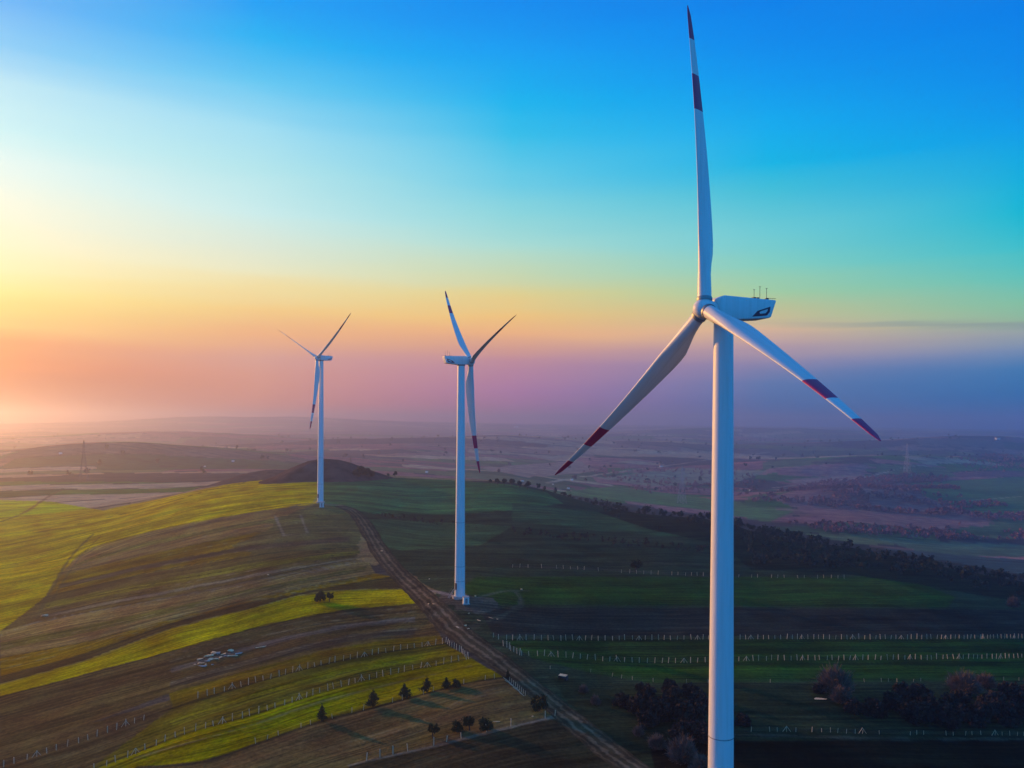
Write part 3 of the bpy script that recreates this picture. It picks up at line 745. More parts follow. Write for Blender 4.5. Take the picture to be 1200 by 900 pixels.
def nacelle_meshes():
    # x runs backwards from the rotor centre
    prof = [(1.55, 1.45), (2.2, 1.85), (10.65, 1.62), (10.8, 1.5), (9.95, -0.85), (9.6, -1.02), (4.6, -1.45), (2.0, -1.35), (1.55, -1.0)]
    bm = bmesh.new(); W = 1.6
    a = [bm.verts.new((x, -W, z)) for x, z in prof]; b = [bm.verts.new((x, W, z)) for x, z in prof]
    n = len(prof)
    bm.faces.new(a); bm.faces.new(list(reversed(b)))
    for k in range(n): bm.faces.new((a[k], b[k], b[(k + 1) % n], a[(k + 1) % n]))
    bmesh.ops.recalc_face_normals(bm, faces=bm.faces)
    ed = [e for e in bm.edges]
    bmesh.ops.bevel(bm, geom=ed, offset=0.16, segments=3, profile=0.5, affect='EDGES')
    me = bpy.data.meshes.new('nacelle'); bm.to_mesh(me); bm.free()
    for p in me.polygons: p.use_smooth = True
    me.set_sharp_from_angle(angle=math.radians(35)); me.materials.append(M_WHITE)
    return me
NAC = nacelle_meshes()
def logo_mesh(side):
    W = 1.625
    outer = [(7.6, -0.1), (9.75, 0.62), (9.65, -0.1), (9.2, -0.66), (8.2, -0.8), (6.7, -0.95), (7.2, -0.5)]
    inner = [(8.1, -0.12), (9.35, 0.27), (9.28, -0.02), (8.95, -0.36), (8.3, -0.46), (8.0, -0.48), (7.9, -0.33)]
    vs = [(x, side * W, z) for x, z in outer] + [(x, side * W, z) for x, z in inner]
    vs += [(x, side * (W + 0.02), z) for x, z in outer] + [(x, side * (W + 0.02), z) for x, z in inner]
    n = 7; fs = []
    for k in range(n):
        j = (k + 1) % n
        fs.append((2 * n + k, 2 * n + j, 3 * n + j, 3 * n + k)); fs.append((k, j, 2 * n + j, 2 * n + k)); fs.append((n + k, n + j, 3 * n + j, 3 * n + k))
    me = bpy.data.meshes.new('logo'); me.from_pydata(vs, [], fs); me.update(); me.materials.append(M_LOGO)
    return me
def turbine(hub_uv, d, yaw, phi, cone, tilt, over, label, rings):
    r = ray(*hub_uv); hub = Vector((r[0] * d, d, CAMZ + r[2] * d))
    yaw = math.radians(yaw); tilt = math.radians(tilt); phi = math.radians(phi)
    n = Vector((-math.sin(yaw), -math.cos(yaw), 0)); z = Vector((0, 0, 1)); h = Vector((math.cos(yaw), -math.sin(yaw), 0))
    n2 = n * math.cos(tilt) + z * math.sin(tilt); z2 = z * math.cos(tilt) - n * math.sin(tilt)
    basexy = hub - n * over
    gz = float(height(basexy.x, basexy.y))
    base = Vector((basexy.x, basexy.y, gz))
    t = empty('wind_turbine', base); tag(t, label, 'wind turbine', 'wind turbines on the hill')
    H = hub.z - gz
    # tower
    m = MB(); top = H - 1.25
    prof = [(1.98 - 0.0 * 0, -1.5)]
    for k in range(31):
        q = k / 30; prof.append((1.98 + (1.36 - 1.98) * q, top * q))
    m.lathe(prof, 64); tw = m.build('tower', M_WHITE, t, smooth=True, angle=40)
    for hh in rings:
        m = MB(); rr = 1.98 + (1.36 - 1.98) * hh / top
        m.lathe([(rr - 0.05, hh - 0.06), (rr + 0.045, hh - 0.05), (rr + 0.045, hh + 0.05), (rr - 0.05, hh + 0.06)], 64); m.build('flange', M_STEEL, tw, smooth=True, angle=40)
    m = MB(); m.lathe([(2.9, -1.6), (2.9, 0.22), (2.75, 0.35), (2.0, 0.36)], 40); m.build('foundation', M_CONC, t, smooth=True, angle=30)
    # door with steps on the left side as seen from the photograph
    dd = Vector((-base.x, -base.y, 0)).normalized(); ang = math.atan2(dd.y, dd.x) - math.radians(48)
    Md = Matrix.Rotation(ang, 4, 'Z')
    m = MB(); m.box((1.97, 0, 4.2), (0.07, 0.5, 1.15), Md); dr = m.build('door', M_DARK, t)
    m = MB()
    m.box((2.55, 0, 3.0), (0.55, 0.6, 0.04), Md)
    for k in range(9): m.box((3.2 + 0.28 * k, 0, 2.8 - 0.3 * k), (0.14, 0.5, 0.03), Md)
    for s in (-1, 1):
        m.bar(Md @ Vector((3.1, s * 0.52, 4.0)), Md @ Vector((5.6, s * 0.52, 1.2)), 0.03); m.bar(Md @ Vector((3.1, s * 0.52, 2.9)), Md @ Vector((5.6, s * 0.52, 0.2)), 0.05)
    m.build('steps', M_STEEL, t)
    # nacelle, x axis backwards
    X_ = -n; Y_ = z.cross(X_)
    MR = Matrix((X_, Y_, z)).transposed().to_4x4()
    nc = obj('nacelle', NAC, None, t); nc.matrix_parent_inverse = Matrix.Identity(4)
    nc.matrix_basis = Matrix.Translation(hub - base) @ MR
    for s in (-1, 1): obj('logo', logo_mesh(s), None, nc)
    m = MB(); m.lathe([(1.5, -1.75), (1.5, -1.2), (1.4, -1.1)], 40, M=Matrix.Translation((over, 0, 0))); m.build('yaw_bearing', M_DARK, nc, smooth=True, angle=40)
    for x, y, hh in ((8.5, 0.5, 1.6), (9.2, 0.1, 2.0), (9.9, -0.5, 1.7)):
        m = MB(); m.bar((x, y, 1.5), (x, y, 1.7 + hh), 0.035); m.bar((x - 0.16, y, 1.7 + hh), (x + 0.16, y, 1.7 + hh), 0.03); m.build('mast', M_DARK, nc)
    for q_, h_ in (((7.6, -0.7, 1.83), (0.22, 0.3, 0.12)), ((8.3, -0.6, 1.83), (0.18, 0.18, 0.16)), ((9.9, -0.5, 1.8), (0.2, 0.25, 0.14))):
        m = MB(); m.box(q_, h_); m.build('sensor', M_DARK, nc)
    m = MB(); m.bar((9.9, -0.9, 1.5), (9.9, -0.9, 1.95), 0.04); m.bar((9.5, -0.9, 1.93), (11.2, -0.9, 1.93), 0.03); m.build('lightning_rod', M_DARK, nc)
    for q_, h_ in (((6.0, 0, 1.78), (0.6, 0.5, 0.05)), ((3.9, 0, 1.84), (0.35, 0.35, 0.05))):
        m = MB(); m.box(q_, h_); m.build('hatch', M_WHITE, nc)
    # rotor
    XR = -n2; YR = z2.cross(XR)
    MH = Matrix((XR, YR, z2)).transposed().to_4x4()
    m = MB()
    Mx = Matrix.Rotation(-math.pi / 2, 4, 'Y')      # lathe axis to -x (forwards)
    m.lathe([(1.1, -1.65), (1.25, -1.4), (1.35, -0.6), (1.38, 0.2), (1.3, 0.7), (1.1, 1.1), (0.8, 1.4), (0.4, 1.6), (0.1, 1.66)], 48, M=Mx)
    sp_ = m.build('hub', M_WHITE, t, smooth=True, angle=50); sp_.matrix_basis = Matrix.Translation(hub - base) @ MH
    for k in range(3):
        a = phi + k * 2 * math.pi / 3
        rad = math.sin(a) * h + math.cos(a) * z2
        tipd = rad * math.cos(math.radians(cone)) + n2 * math.sin(math.radians(cone))
        xb = (-n2 - tipd * (-n2).dot(tipd)).normalized()
        xb = Matrix.Rotation(math.radians(13), 3, tipd) @ xb
        be = math.atan(BENDTIP / RB)
        sd = tipd * math.cos(be) + xb * math.sin(be); xb = xb * math.cos(be) - tipd * math.sin(be)
        yb = sd.cross(xb)
        MBm = Matrix((xb, yb, sd)).transposed().to_4x4()
        bl = obj('blade', BLADE, None, t); bl.matrix_basis = Matrix.Translation(hub - base) @ MBm
        m = MB(); m.lathe([(1.06, 1.15), (1.10, 1.3), (1.10, 1.55), (1.04, 1.7)], 40); m.build('blade_collar', M_STEEL, bl, smooth=True, angle=40)
    return t, base
T1, B1 = turbine((825.6, 362.1), 113.1, 71.6, -5.8, 6.7, 6.3, 3.1, 'nearest and largest white wind turbine, its base below the frame, dark emblem on its nacelle', (12, 35.0))
T2, B2 = turbine((551.6, 423.6), 304.2, -111.1, 45.6, 3.7, 6.5, 3.77, 'mid-distance white wind turbine beside the dirt track with nacelle pointing left', (6, 11.5, 28))
T3, B3 = turbine((371.7, 419.5), 502.7, 41.4, 57.1, 5.5, 3.1, 3.0, 'farthest and smallest white wind turbine in front of the dark round mound', (11.5, 28))

# transformer kiosk beside each visible tower
def kiosk(u, v, label, s=1.0):
    p = gp(u, v); t = empty('transformer_kiosk', p, math.radians(12)); tag(t, label, 'kiosk', 'transformer kiosks')
    m = MB(); m.box((0, 0, 1.15 * s), (1.0 * s, 1.3 * s, 1.2 * s)); m.build('cabin', M_WALLW, t)
    m = MB(); m.box((0, 0, 2.42 * s), (1.12 * s, 1.42 * s, 0.08 * s)); m.build('roof', M_CONC, t)
    m = MB(); m.box((0.0, -1.32 * s, 1.1 * s), (0.45 * s, 0.03, 0.95 * s)); m.build('door', M_STEEL, t)
    m = MB(); m.box((0, 0, -0.1), (1.3 * s, 1.6 * s, 0.15)); m.build('plinth', M_CONC, t)
kiosk(546, 707, 'small pale box cabin at the foot of the middle wind turbine')
kiosk(377, 594, 'tiny pale box cabin at the foot of the farthest wind turbine', 1.2)

# ------------------------------------------------------------------ fences
rnd = random.Random(4)
pm = MB(); pm.box((0, 0, 0.85), (0.075, 0.075, 1.0)); POST = pm.mesh('post'); POST.materials.append(M_POST)
def brace_mesh(dirv):
    m = MB()
    for s in (-1, 1): m.bar(Vector((0, 0, 1.55)), Vector((dirv[0] * s * 1.1, dirv[1] * s * 1.1, 0)), 0.07, n=4)
    me = m.mesh('brace'); me.materials.append(M_POST); return me
def fence(uv, label, spacing=2.35, every=9, scale=1.0, drop=0.0, cut=None, cat='fence'):
    p = ground_at([tuple(q) for q in smooth_line(uv, 6)])[:, :2]
    seg = np.r_[0, np.cumsum(np.hypot(*np.diff(p, axis=0).T))]
    n = min(99, int(seg[-1] / spacing)); ts = np.arange(n + 1) * spacing
    q = np.column_stack([np.interp(ts, seg, p[:, 0]), np.interp(ts, seg, p[:, 1])])
    q += np.array([[rnd.uniform(-.28, .28), rnd.uniform(-.2, .2)] for _ in q])
    z = height(q[:, 0], q[:, 1])
    root = empty('fence', (q[0][0], q[0][1], float(z[0]))); tag(root, label, cat, 'post and wire fences round the plots')
    o0 = Vector(root.location); w = MB(); last = None
    for k in range(len(q)):
        if drop and rnd.random() < drop: continue
        pt = Vector((q[k][0], q[k][1], float(z[k]) - 0.05)) - o0
        o = bpy.data.objects.new('post', POST); COL.objects.link(o); o.parent = root; o.location = pt
        o.rotation_euler = (rnd.gauss(0, .07), rnd.gauss(0, .07), rnd.uniform(0, 1.5)); sc_ = scale * rnd.uniform(0.78, 1.12); o.scale = (scale * 1.0, scale, sc_)
        if every and k % every == every // 2 and k + 1 < len(q):
            dv = q[k + 1] - q[k]; dv = dv / np.hypot(*dv)
            b = bpy.data.objects.new('brace', brace_mesh(dv)); COL.objects.link(b); b.parent = root; b.location = pt
        if last is not None:
            for hh in (0.5, 1.0, 1.5): w.bar(last + Vector((0, 0, hh * scale)), pt + Vector((0, 0, hh * scale)), 0.008, n=3)
        last = pt
    if w.v: w.build('wire', M_WIRE, root)
    return root
fence([(-8, 903), (57, 882), (100, 868), (150, 850), (176, 841)], 'short fence of pale posts across the brown earth at the lower left corner')
fence([(112, 903), (160, 883), (215, 861), (300, 837), (375, 812), (450, 792), (540, 774), (551, 772)], 'long pale-post fence between the olive and bright green strips left of the track')
fence([(232, 818), (300, 800), (375, 780), (450, 765), (521, 754)], 'uppermost pale-post fence left of the track, along the olive strip')
fence([(300, 871), (370, 847), (435, 830), (490, 815), (550, 800), (585, 794)], 'faint sparse fence along the lower edge of the bright green strip by dark trees', 3.0, 0, 0.8, 0.25)
fence([(522, 753), (536, 762), (551, 773)], 'short dense end fence joining the two pale-post fences beside the track', 1.6, 0, 1.1)
fence([(412, 897), (447, 887), (502, 875), (562, 860), (600, 851), (650, 839)], 'lowest fence left of the track, along the pale bank under the brown field', 3.4, 0, 1.05, 0.25)
fence([(579, 747), (600, 750), (750, 750), (900, 749), (1050, 749), (1215, 748)], 'long bright row of pale posts crossing the dark green field, upper of two')
fence([(590, 757), (602, 764), (612, 770)], 'short dense slanting fence on the right verge of the track', 1.5, 0, 1.1)
fence([(612, 768), (640, 769), (680, 772), (715, 775), (790, 777), (900, 774), (1050, 773), (1215, 771)], 'long row of pale posts right of the track just above the brown bush')
fence([(645, 784), (665, 785), (700, 789), (740, 797), (800, 800), (900, 800), (1050, 799), (1215, 797)], 'third faint row of posts right of the track, running into the dark bushes', 3.2, 0, 0.65, 0.4)
fence([(600, 665), (670, 667), (740, 672), (825, 675), (900, 677), (1000, 678)], 'distant faint row of posts above the green field behind the nearest tower', 3.6, 0, 0.95, 0.2)
fence([(880, 857), (960, 858), (1050, 861), (1215, 862)], 'lowest right fence of grey posts along the pale grass line', 2.35, 9, 0.7, 0.25)
ORD = 'first second third fourth fifth sixth seventh eighth ninth tenth eleventh twelfth thirteenth fourteenth fifteenth sixteenth seventeenth eighteenth'.split()
# leaning poles stacked by the track
for k in range(9):
    u = 596 + 2.3 * k; v = 799 + 2.1 * k; p = gp(u, v); m = MB()
    a = rnd.uniform(0.5, 0.9); m.bar((0, 0, 0.05), (-1.5 + rnd.uniform(-.3, .3), 0.4, 1.6 * a), 0.085, n=5); m.bar((0.3, 0.5, 0), (0.3, 0.5, 1.3), 0.07, n=5)
    tag(m.build('leaning_post', M_POST, None, p), 'leaning pale fence post on the track verge, ' + ORD[k] + ' from the top of its row', 'post', 'leaning posts on the track verge')

# ------------------------------------------------------------------ trees and shrubs
def leaf_cloud(rng, lobes, n, size, mat_i=0, aspect=1.0):
    """small quads spread through a set of lobes (x,y,z,rx,ry,rz)"""
    L_ = np.array(lobes); w = (L_[:, 3] * L_[:, 4] * L_[:, 5]) ** 0.7; c = rng.choice(len(L_), n, p=w / w.sum())
    d = rng.normal(size=(n, 3)); d /= np.linalg.norm(d, axis=1)[:, None]
    rr = rng.random(n) ** 0.42
    P_ = L_[c, :3] + d * L_[c, 3:6] * rr[:, None] * (1 + 0.22 * rng.normal(size=(n, 1)) * (rr[:, None] > .8))
    a = rng.normal(size=(n, 3)); a /= np.linalg.norm(a, axis=1)[:, None]; b = np.cross(a, rng.normal(size=(n, 3))); b /= np.linalg.norm(b, axis=1)[:, None]
    s = size * (0.6 + 0.8 * rng.random((n, 1)))
    a = a * s * aspect; b = b * s
    V_ = np.stack([P_ - a - b, P_ + a - b * 0.6, P_ + a * 0.8 + b, P_ - a * 0.7 + b * 0.9], 1).reshape(-1, 3)
    return V_, np.arange(n * 4).reshape(-1, 4)
def trunk_mb(h, r, rng, limbs=5, crown0=0.35):
    m = MB(); top = Vector((rng.normal() * 0.04 * h, rng.normal() * 0.04 * h, h * 0.8)); mid = Vector((top.x * 0.4, top.y * 0.3, h * 0.4))
    m.bar((0, 0, -0.3), mid, r, r * 0.7, 7); m.bar(mid, top, r * 0.7, r * 0.2, 6)
    for k in range(limbs):
        a = 2 * math.pi * (k + rng.random() * .6) / limbs; q = crown0 + (0.8 - crown0) * k / limbs
        st = mid.lerp(top, max(0, (q - 0.4) / 0.4)) if q > 0.4 else Vector((0, 0, 0)).lerp(mid, q / 0.4)
        ln = h * 0.33 * (1.1 - q); m.bar(st, st + Vector((math.cos(a) * ln, math.sin(a) * ln, ln * 0.6)), r * 0.4, r * 0.1, 5)
    return m
def tree_proto(kind, h, w, seed, mat, nleaf, size, name, aspect=1.0):
    rng = np.random.default_rng(seed); root = empty(name, (0, 0, 0))
    trunk_mb(h, 0.035 * h + 0.04, rng, 6, 0.2).build('trunk', M_BARK, root, smooth=True)
    lobes = []
    if kind == 'cone':
        for k in range(9):
            q = k / 8; rr = w / 2 * (1 - q) ** 0.8 * rng.uniform(0.75, 1.15); a = rng.uniform(0, 6.28)
            lobes.append((math.cos(a) * rr * 0.3, math.sin(a) * rr * 0.3, h * (0.22 + 0.74 * q), rr * 0.85 + 0.1, rr * 0.85 + 0.1, h * 0.11))
    elif kind == 'round':
        for k in range(11):
            a = rng.uniform(0, 6.28); q = rng.random(); rr = w / 2 * 0.62 * q ** .5
            lobes.append((math.cos(a) * rr, math.sin(a) * rr, h * rng.uniform(0.38, 0.82), w * rng.uniform(.14, .24), w * rng.uniform(.14, .24), h * rng.uniform(.10, .17)))
    else:  # bush reaching the ground
        for k in range(16):
            a = rng.uniform(0, 6.28); rr = w / 2 * 0.75 * rng.random() ** .5
            lobes.append((math.cos(a) * rr, math.sin(a) * rr, h * rng.uniform(0.15, 0.75) * (1 - 0.5 * (rr / (w / 2)) ** 2), w * rng.uniform(.11, .2), w * rng.uniform(.11, .2), h * rng.uniform(.13, .24)))
    V_, Q_ = leaf_cloud(rng, lobes, nleaf, size, 0, aspect)
    obj('crown', mesh_np('crown', V_, Q_, False), mat, root)
    return root
def twig_proto(h, w, seed, name, mat, n=900):
    # leafless shrub: a fan of fine forking twigs
    rng = np.random.default_rng(seed); root = empty(name, (0, 0, 0)); m = MB()
    for k in range(14):
        a = rng.uniform(0, 6.28); l = rng.uniform(.5, .8); m.bar((rng.normal() * .3, rng.normal() * .3, -0.2), (math.cos(a) * w * .28 * l, math.sin(a) * w * .28 * l, h * .6 * l), 0.12, 0.04, 5)
    m.build('trunk', M_BARK, root)
    a = rng.uniform(0, 6.28, n); el_ = np.arccos(rng.uniform(0.05, 1, n)); rr = rng.uniform(0.35, 0.85, n) ** 0.8
    dirs = np.column_stack([np.sin(el_) * np.cos(a), np.sin(el_) * np.sin(a), np.cos(el_)])
    lump = 1 + 0.22 * np.sin(3 * a + seed) * np.sin(2.5 * el_ * 2)
    P0 = dirs * np.array([w / 2, w / 2, h]) * (rr * lump)[:, None]; P0[:, 2] += 0.1 * h
    tipd = dirs + 0.45 * rng.normal(size=(n, 3)); tipd[:, 2] += 0.4
    P1 = P0 + tipd * rng.uniform(0.07, 0.16, (n, 1)) * w
    s = np.cross(tipd, rng.normal(size=(n, 3))); s /= np.linalg.norm(s, axis=1)[:, None]; s *= rng.uniform(0.03, 0.09, (n, 1))
    V_ = np.stack([P0 - s, P0 + s, P1 + s * .5, P1 - s * .5], 1).reshape(-1, 3)
    obj('crown', mesh_np('crown', V_, np.arange(4 * n).reshape(-1, 4), False), mat, root)
    return root
protos = {}
def place(proto, u, v, s, label, cat, group=None, rz=None, p=None):
    first = proto not in protos
    if first: protos[proto] = True; o = proto
    else: o = copy_tree(proto)
    p = gp(u, v) if p is None else p
    o.location = p - Vector((0, 0, 0.05)); o.scale = (s * rnd.uniform(.9, 1.1), s * rnd.uniform(.9, 1.1), s * rnd.uniform(.93, 1.08))
    o.rotation_euler = (0, 0, rnd.uniform(0, 6.28) if rz is None else rz)
    for k in ('group',):
        if k in o.keys(): del o[k]
    tag(o, label, cat, group); return o
cone = tree_proto('cone', 4.6, 2.9, 3, M_LEAF_DARK, 1100, 0.13, 'small_tree')
rndt = tree_proto('round', 3.6, 3.1, 5, M_LEAF_DARK, 1000, 0.13, 'small_tree')
cone2 = tree_proto('cone', 4.9, 3.8, 13, M_LEAF_DARK, 1200, 0.14, 'small_tree')
cone3 = tree_proto('cone', 4.1, 3.5, 17, M_LEAF_DARK, 900, 0.15, 'small_tree')
rndt2 = tree_proto('bush', 3.4, 3.6, 15, M_LEAF_DARK, 1300, 0.13, 'small_tree')
G1 = 'small dark trees along the bright green strip'
place(cone, 377, 845, 0.95, 'small dark tree on the lower edge of the green strip, leftmost of all', 'tree', G1)
place(cone2, 437, 828, 1.0, 'small dark pointed tree on the green strip, second from left', 'tree', G1)
place(cone3, 474, 818, 1.05, 'small dark wide-based tree on the green strip, third from the left', 'tree', G1)
place(cone2, 500, 811, 0.95, 'small dark tree on the green strip, fourth from the left', 'tree', G1)
place(cone3, 523, 807, 0.85, 'small dark tree of the close pair on the green strip, its left one', 'tree', G1)
place(rndt2, 535, 806, 0.85, 'small dark round tree of the close pair on the green strip, its right one', 'tree', G1)
place(cone, 595, 797, 0.7, 'tiny dark tree standing at the track end of the green strip', 'tree', G1)
G2 = 'small round trees on the pale bank in the brown field'
for k, (u, v, s, t_) in enumerate(((507, 864, .85, 'leftmost and lowest of the row'), (536, 858, .8, 'second from the left, reddish and thin'), (550, 856, 1.0, 'beside the tall pale posts'), (569, 856, 1.0, 'rightmost of the row'))):
    place((rndt, rndt2)[k % 2], u, v, s * 1.2, 'small round dark tree above the lowest fence, ' + t_, 'tree', G2)
bush = tree_proto('bush', 4.2, 5.2, 11, M_SCRUB, 2200, 0.16, 'bush')
place(rndt2, 632, 833, 1.6, 'dark bushy tree at the left verge of the track above the fence corner', 'tree')
place(rndt2, 375, 705, 1.45, 'dark round bush on the bright green strip above the ploughed earth', 'bush', 'pair of bushes on the green strip')
place(rndt, 386, 705, 1.1, 'smaller right-hand bush of the pair on the upper green strip', 'bush', 'pair of bushes on the green strip')
place(rndt, 745, 671, 1.9, 'lone dark tree on the slope just left of the nearest tower', 'tree')
twig = twig_proto(5.5, 9, 21, 'bare_shrub', M_TWIG, 2600)
twig2 = twig_proto(4.0, 5.5, 23, 'bare_shrub', M_TWIG, 1800)
place(twig, 978, 812, 1.15, 'large round brown leafless shrub above the pale sheet, right of the nearest tower', 'shrub')
place(twig2, 985, 824, 1.0, 'small pinkish leafless shrub just below the large round one', 'shrub')
place(twig, 1130, 812, 1.05, 'brown-tipped leafless shrub rising from the dark thicket near the right edge', 'shrub')
place(twig2, 1155, 806, 1.1, 'greyer leafless shrub right of the brown-tipped one at the right edge', 'shrub')
place(twig, 800, 893, 0.85, 'brown leafless shrub at the bottom edge, left of the nearest tower', 'shrub')
place(twig2, 770, 878, 0.8, 'thin brown leafless shrub below the dark thicket, next to the track', 'shrub')
place(twig2, 748, 862, 0.6, 'low brown leafless shrub between the track and the thicket', 'shrub')
place(twig2, 822, 905, 0.9, 'brown leafless shrub cut by the bottom edge beside the tower', 'shrub')
place(twig2, 698, 826, 0.55, 'low tan brush on the right verge of the track, left of the thicket', 'shrub')
place(twig2, 684, 812, 0.5, 'low tan brush on the right verge of the track, nearest the little trough', 'shrub')
place(twig2, 1188, 712, 1.1, 'pale leafless tree at the right edge in front of the dark woods', 'tree')
GD = 'dark bushes of the thicket left of the nearest tower'
for k, (u, v, s) in enumerate(sorted(((728, 828, .9), (745, 836, 1.1), (760, 824, 1.1), (775, 845, 1.35), (790, 828, 1.3), (806, 850, 1.4), (822, 832, 1.3), (752, 812, .7), (800, 866, 1.1), (822, 870, 1.2), (760, 852, 1.0), (785, 812, .9), (808, 815, .9)))):
    place(bush, u, v, s * 1.3, 'dark bush in the thicket left of the nearest tower, ' + ORD[k] + ' from the left', 'bush', GD)
GE = 'dark bushes of the thicket at the lower right'
for k, (u, v, s) in enumerate(sorted(((1000, 835, 1.0), (1025, 840, 1.2), (1048, 832, 1.3), (1070, 846, 1.5), (1060, 818, 1.2), (1090, 838, 1.4), (1110, 850, 1.4), (1125, 834, 1.5), (1145, 848, 1.6), (1165, 834, 1.5), (1185, 848, 1.6), (1205, 832, 1.6), (1078, 820, 1.1), (1180, 818, 1.2), (1210, 815, 1.3), (870, 850, .8), (960, 812, .7)))):
    place(bush, u, v, s * 1.25, 'dark bush in the thicket at the lower right, ' + ORD[k] + ' from the left', 'bush', GE)
# trees on the right flank of the mound and along the crest
crest_round = tree_proto('round', 7.0, 6.5, 31, M_LEAF_WOOD, 900, 0.28, 'crest_tree')
GC = 'trees on the skyline of the ridge'
for k, (u, v, s) in enumerate(((418, 562, 1.2), (424, 561, 1.5), (430, 561, 1.3), (436, 561, .9), (455, 559, .5), (463, 559, .7), (575, 567, .6), (583, 568, .8), (591, 569, .9), (600, 570, .9), (609, 572, .8), (618, 573, .9))):
    o = place(crest_round, u, v, s, ('dark tree at the right foot of the round mound, ' + ORD[k] + ' from the left' if k < 4 else 'tiny lone dark tree on the bare crest, ' + ('nearer' if k == 4 else 'farther from') + ' the mound' if k < 6 else 'dark tree on the skyline beside the middle tower, ' + ORD[k - 6] + ' from the left'), 'tree', GC if k >= 6 else ('trees at the foot of the mound' if k < 4 else 'lone trees on the crest'))

def wood(name, label, polys, n, hrange, mat, seed, leaves=60, lsize=0.5, mask=None):
    rng = np.random.default_rng(seed); pts = []
    for poly, cnt in polys:
        gpoly = ground_at(subdivide(poly, 25, True)); lo, hi = gpoly.min(0)[:2], gpoly.max(0)[:2]; got = 0; c = 0
        while got < cnt and c < 60:
            c += 1; q = lo + rng.random((cnt * 2, 2)) * (hi - lo)
            r = np.zeros(len(q), bool)
            for i in range(len(gpoly)):
                x0, y0 = gpoly[i][:2]; x1, y1 = gpoly[(i + 1) % len(gpoly)][:2]
                r ^= ((y0 > q[:, 1]) != (y1 > q[:, 1])) & (q[:, 0] < (x1 - x0) * (q[:, 1] - y0) / (y1 - y0 + 1e-12) + x0)
            if mask is not None: r &= mask(q)
            q = q[r][:cnt - got]; pts += list(q); got += len(q)
    pts = np.array(pts); z = height(pts[:, 0], pts[:, 1]); Vs, Qs, b = [], [], 0
    for (x, y), zz in zip(pts, z):
        h = rng.uniform(*hrange); w = h * rng.uniform(.55, .95)
        lobes = [(rng.normal() * w * .18, rng.normal() * w * .18, h * rng.uniform(.35, .8), w * .3, w * .3, h * .22) for _ in range(5)]
        V_, Q_ = leaf_cloud(rng, lobes, leaves, lsize * h / 7)
        Vs.append(V_ + np.array([x, y, zz])); Qs.append(Q_ + b); b += len(V_)
    o = obj(name, mesh_np(name, np.vstack(Vs), np.vstack(Qs), False), mat)
    return tag(o, label, 'woodland', None, 'stuff')
wood('woodland', 'dark belt of trees along the falling ridge crest at the right', [
    ([(620, 572), (700, 588), (830, 609), (880, 620), (830, 618), (700, 597), (640, 580)], 150),
    ([(690, 590), (760, 600), (830, 612), (870, 622), (860, 640), (800, 628), (720, 612), (690, 602)], 90),
    ([(860, 618), (1000, 645), (1100, 664), (1240, 690), (1240, 712), (1150, 694), (1060, 678), (980, 668), (880, 664)], 620)],
    0, (3, 7.5), M_LEAF_WOOD, 5, 60, 0.55)
wood('hedgerow', 'low dark scrub line across the slope behind the middle turbine', [
    ([(600, 622), (700, 630), (820, 642), (880, 650), (820, 650), (700, 638), (600, 628)], 110),
    ([(445, 603), (500, 612), (560, 616), (505, 616), (450, 608)], 26)], 0, (1.5, 3.6), M_SCRUB, 6, 40, 0.5)
wood('winter_woodland', 'reddish leafless woods on the far valley side at the right', [
    ([(880, 585), (960, 566), (1060, 556), (1110, 560), (1130, 585), (1240, 602), (1240, 634), (1100, 634), (980, 626), (900, 610)], 2300),
    ([(1120, 536), (1180, 533), (1210, 552), (1130, 556)], 220), ([(680, 552), (830, 546), (900, 560), (880, 580), (760, 580)], 300)],
    0, (5, 10), M_FARWOOD, 8, 26, 0.8, mask=lambda q: fbm(q[:, 0] / 130, q[:, 1] / 42, 91, 3) > 0.0)
wood('far_trees', 'scattered dark hedges and trees of the hazy far plain', [
    ([(-40, 510), (1240, 510), (1240, 560), (900, 590), (620, 560), (440, 545), (240, 560), (-40, 580)], 700)],
    0, (6, 12), M_LEAF_WOOD, 9, 26, 1.2)

# ------------------------------------------------------------------ pylons
def pylon(u, v, hpx, label, rz=0.3, mat=None):
    mat = mat or M_PYLON
    p = gp(u, v); d = p.y; h = hpx / F * d; k = h / 45.0
    t = empty('electricity_pylon', p, rz); tag(t, label, 'pylon', 'lattice electricity pylons')
    t.scale = (k, k, k); m = MB(); th = 0.11
    def hw(z): return np.interp(z, [0, 28, 45], [4.2, 1.3, 0.35])
    zs = [0, 7, 13, 18.5, 23.5, 28, 32, 36, 40, 45]
    for a, b in zip(zs[:-1], zs[1:]):
        A, B = hw(a), hw(b); ca = [(A, A), (-A, A), (-A, -A), (A, -A)]; cb = [(B, B), (-B, B), (-B, -B), (B, -B)]
        for i in range(4):
            j = (i + 1) % 4
            m.bar((*ca[i], a - (1 if a == 0 else 0)), (*cb[i], b), th * 1.4, n=4); m.bar((*ca[i], a), (*cb[j], b), th, n=4); m.bar((*ca[j], a), (*cb[i], b), th, n=4); m.bar((*cb[i], b), (*cb[j], b), th, n=4)
    m.build('lattice_mast', mat, t)
    for z, w in ((29, 8), (34.5, 10.5), (40, 7)):
        m = MB(); H = hw(z)
        for s in (-1, 1):
            for y in (-1, 1): m.bar((0, y * H, z), (s * w, 0, z + .3), th, n=4); m.bar((0, y * H, z + 2), (s * w, 0, z + .3), th, n=4)
            m.bar((s * w, 0, z + .3), (s * w, 0, z - 2), 0.12, n=4)
        m.build('crossarm', mat, t)
pylon(98, 562, 46, 'lattice electricity pylon standing in the orange haze at the far left')
pylon(1063, 557, 37, 'faint pale lattice pylon on the far valley side at the right', 0.3, M_PALESTEEL)
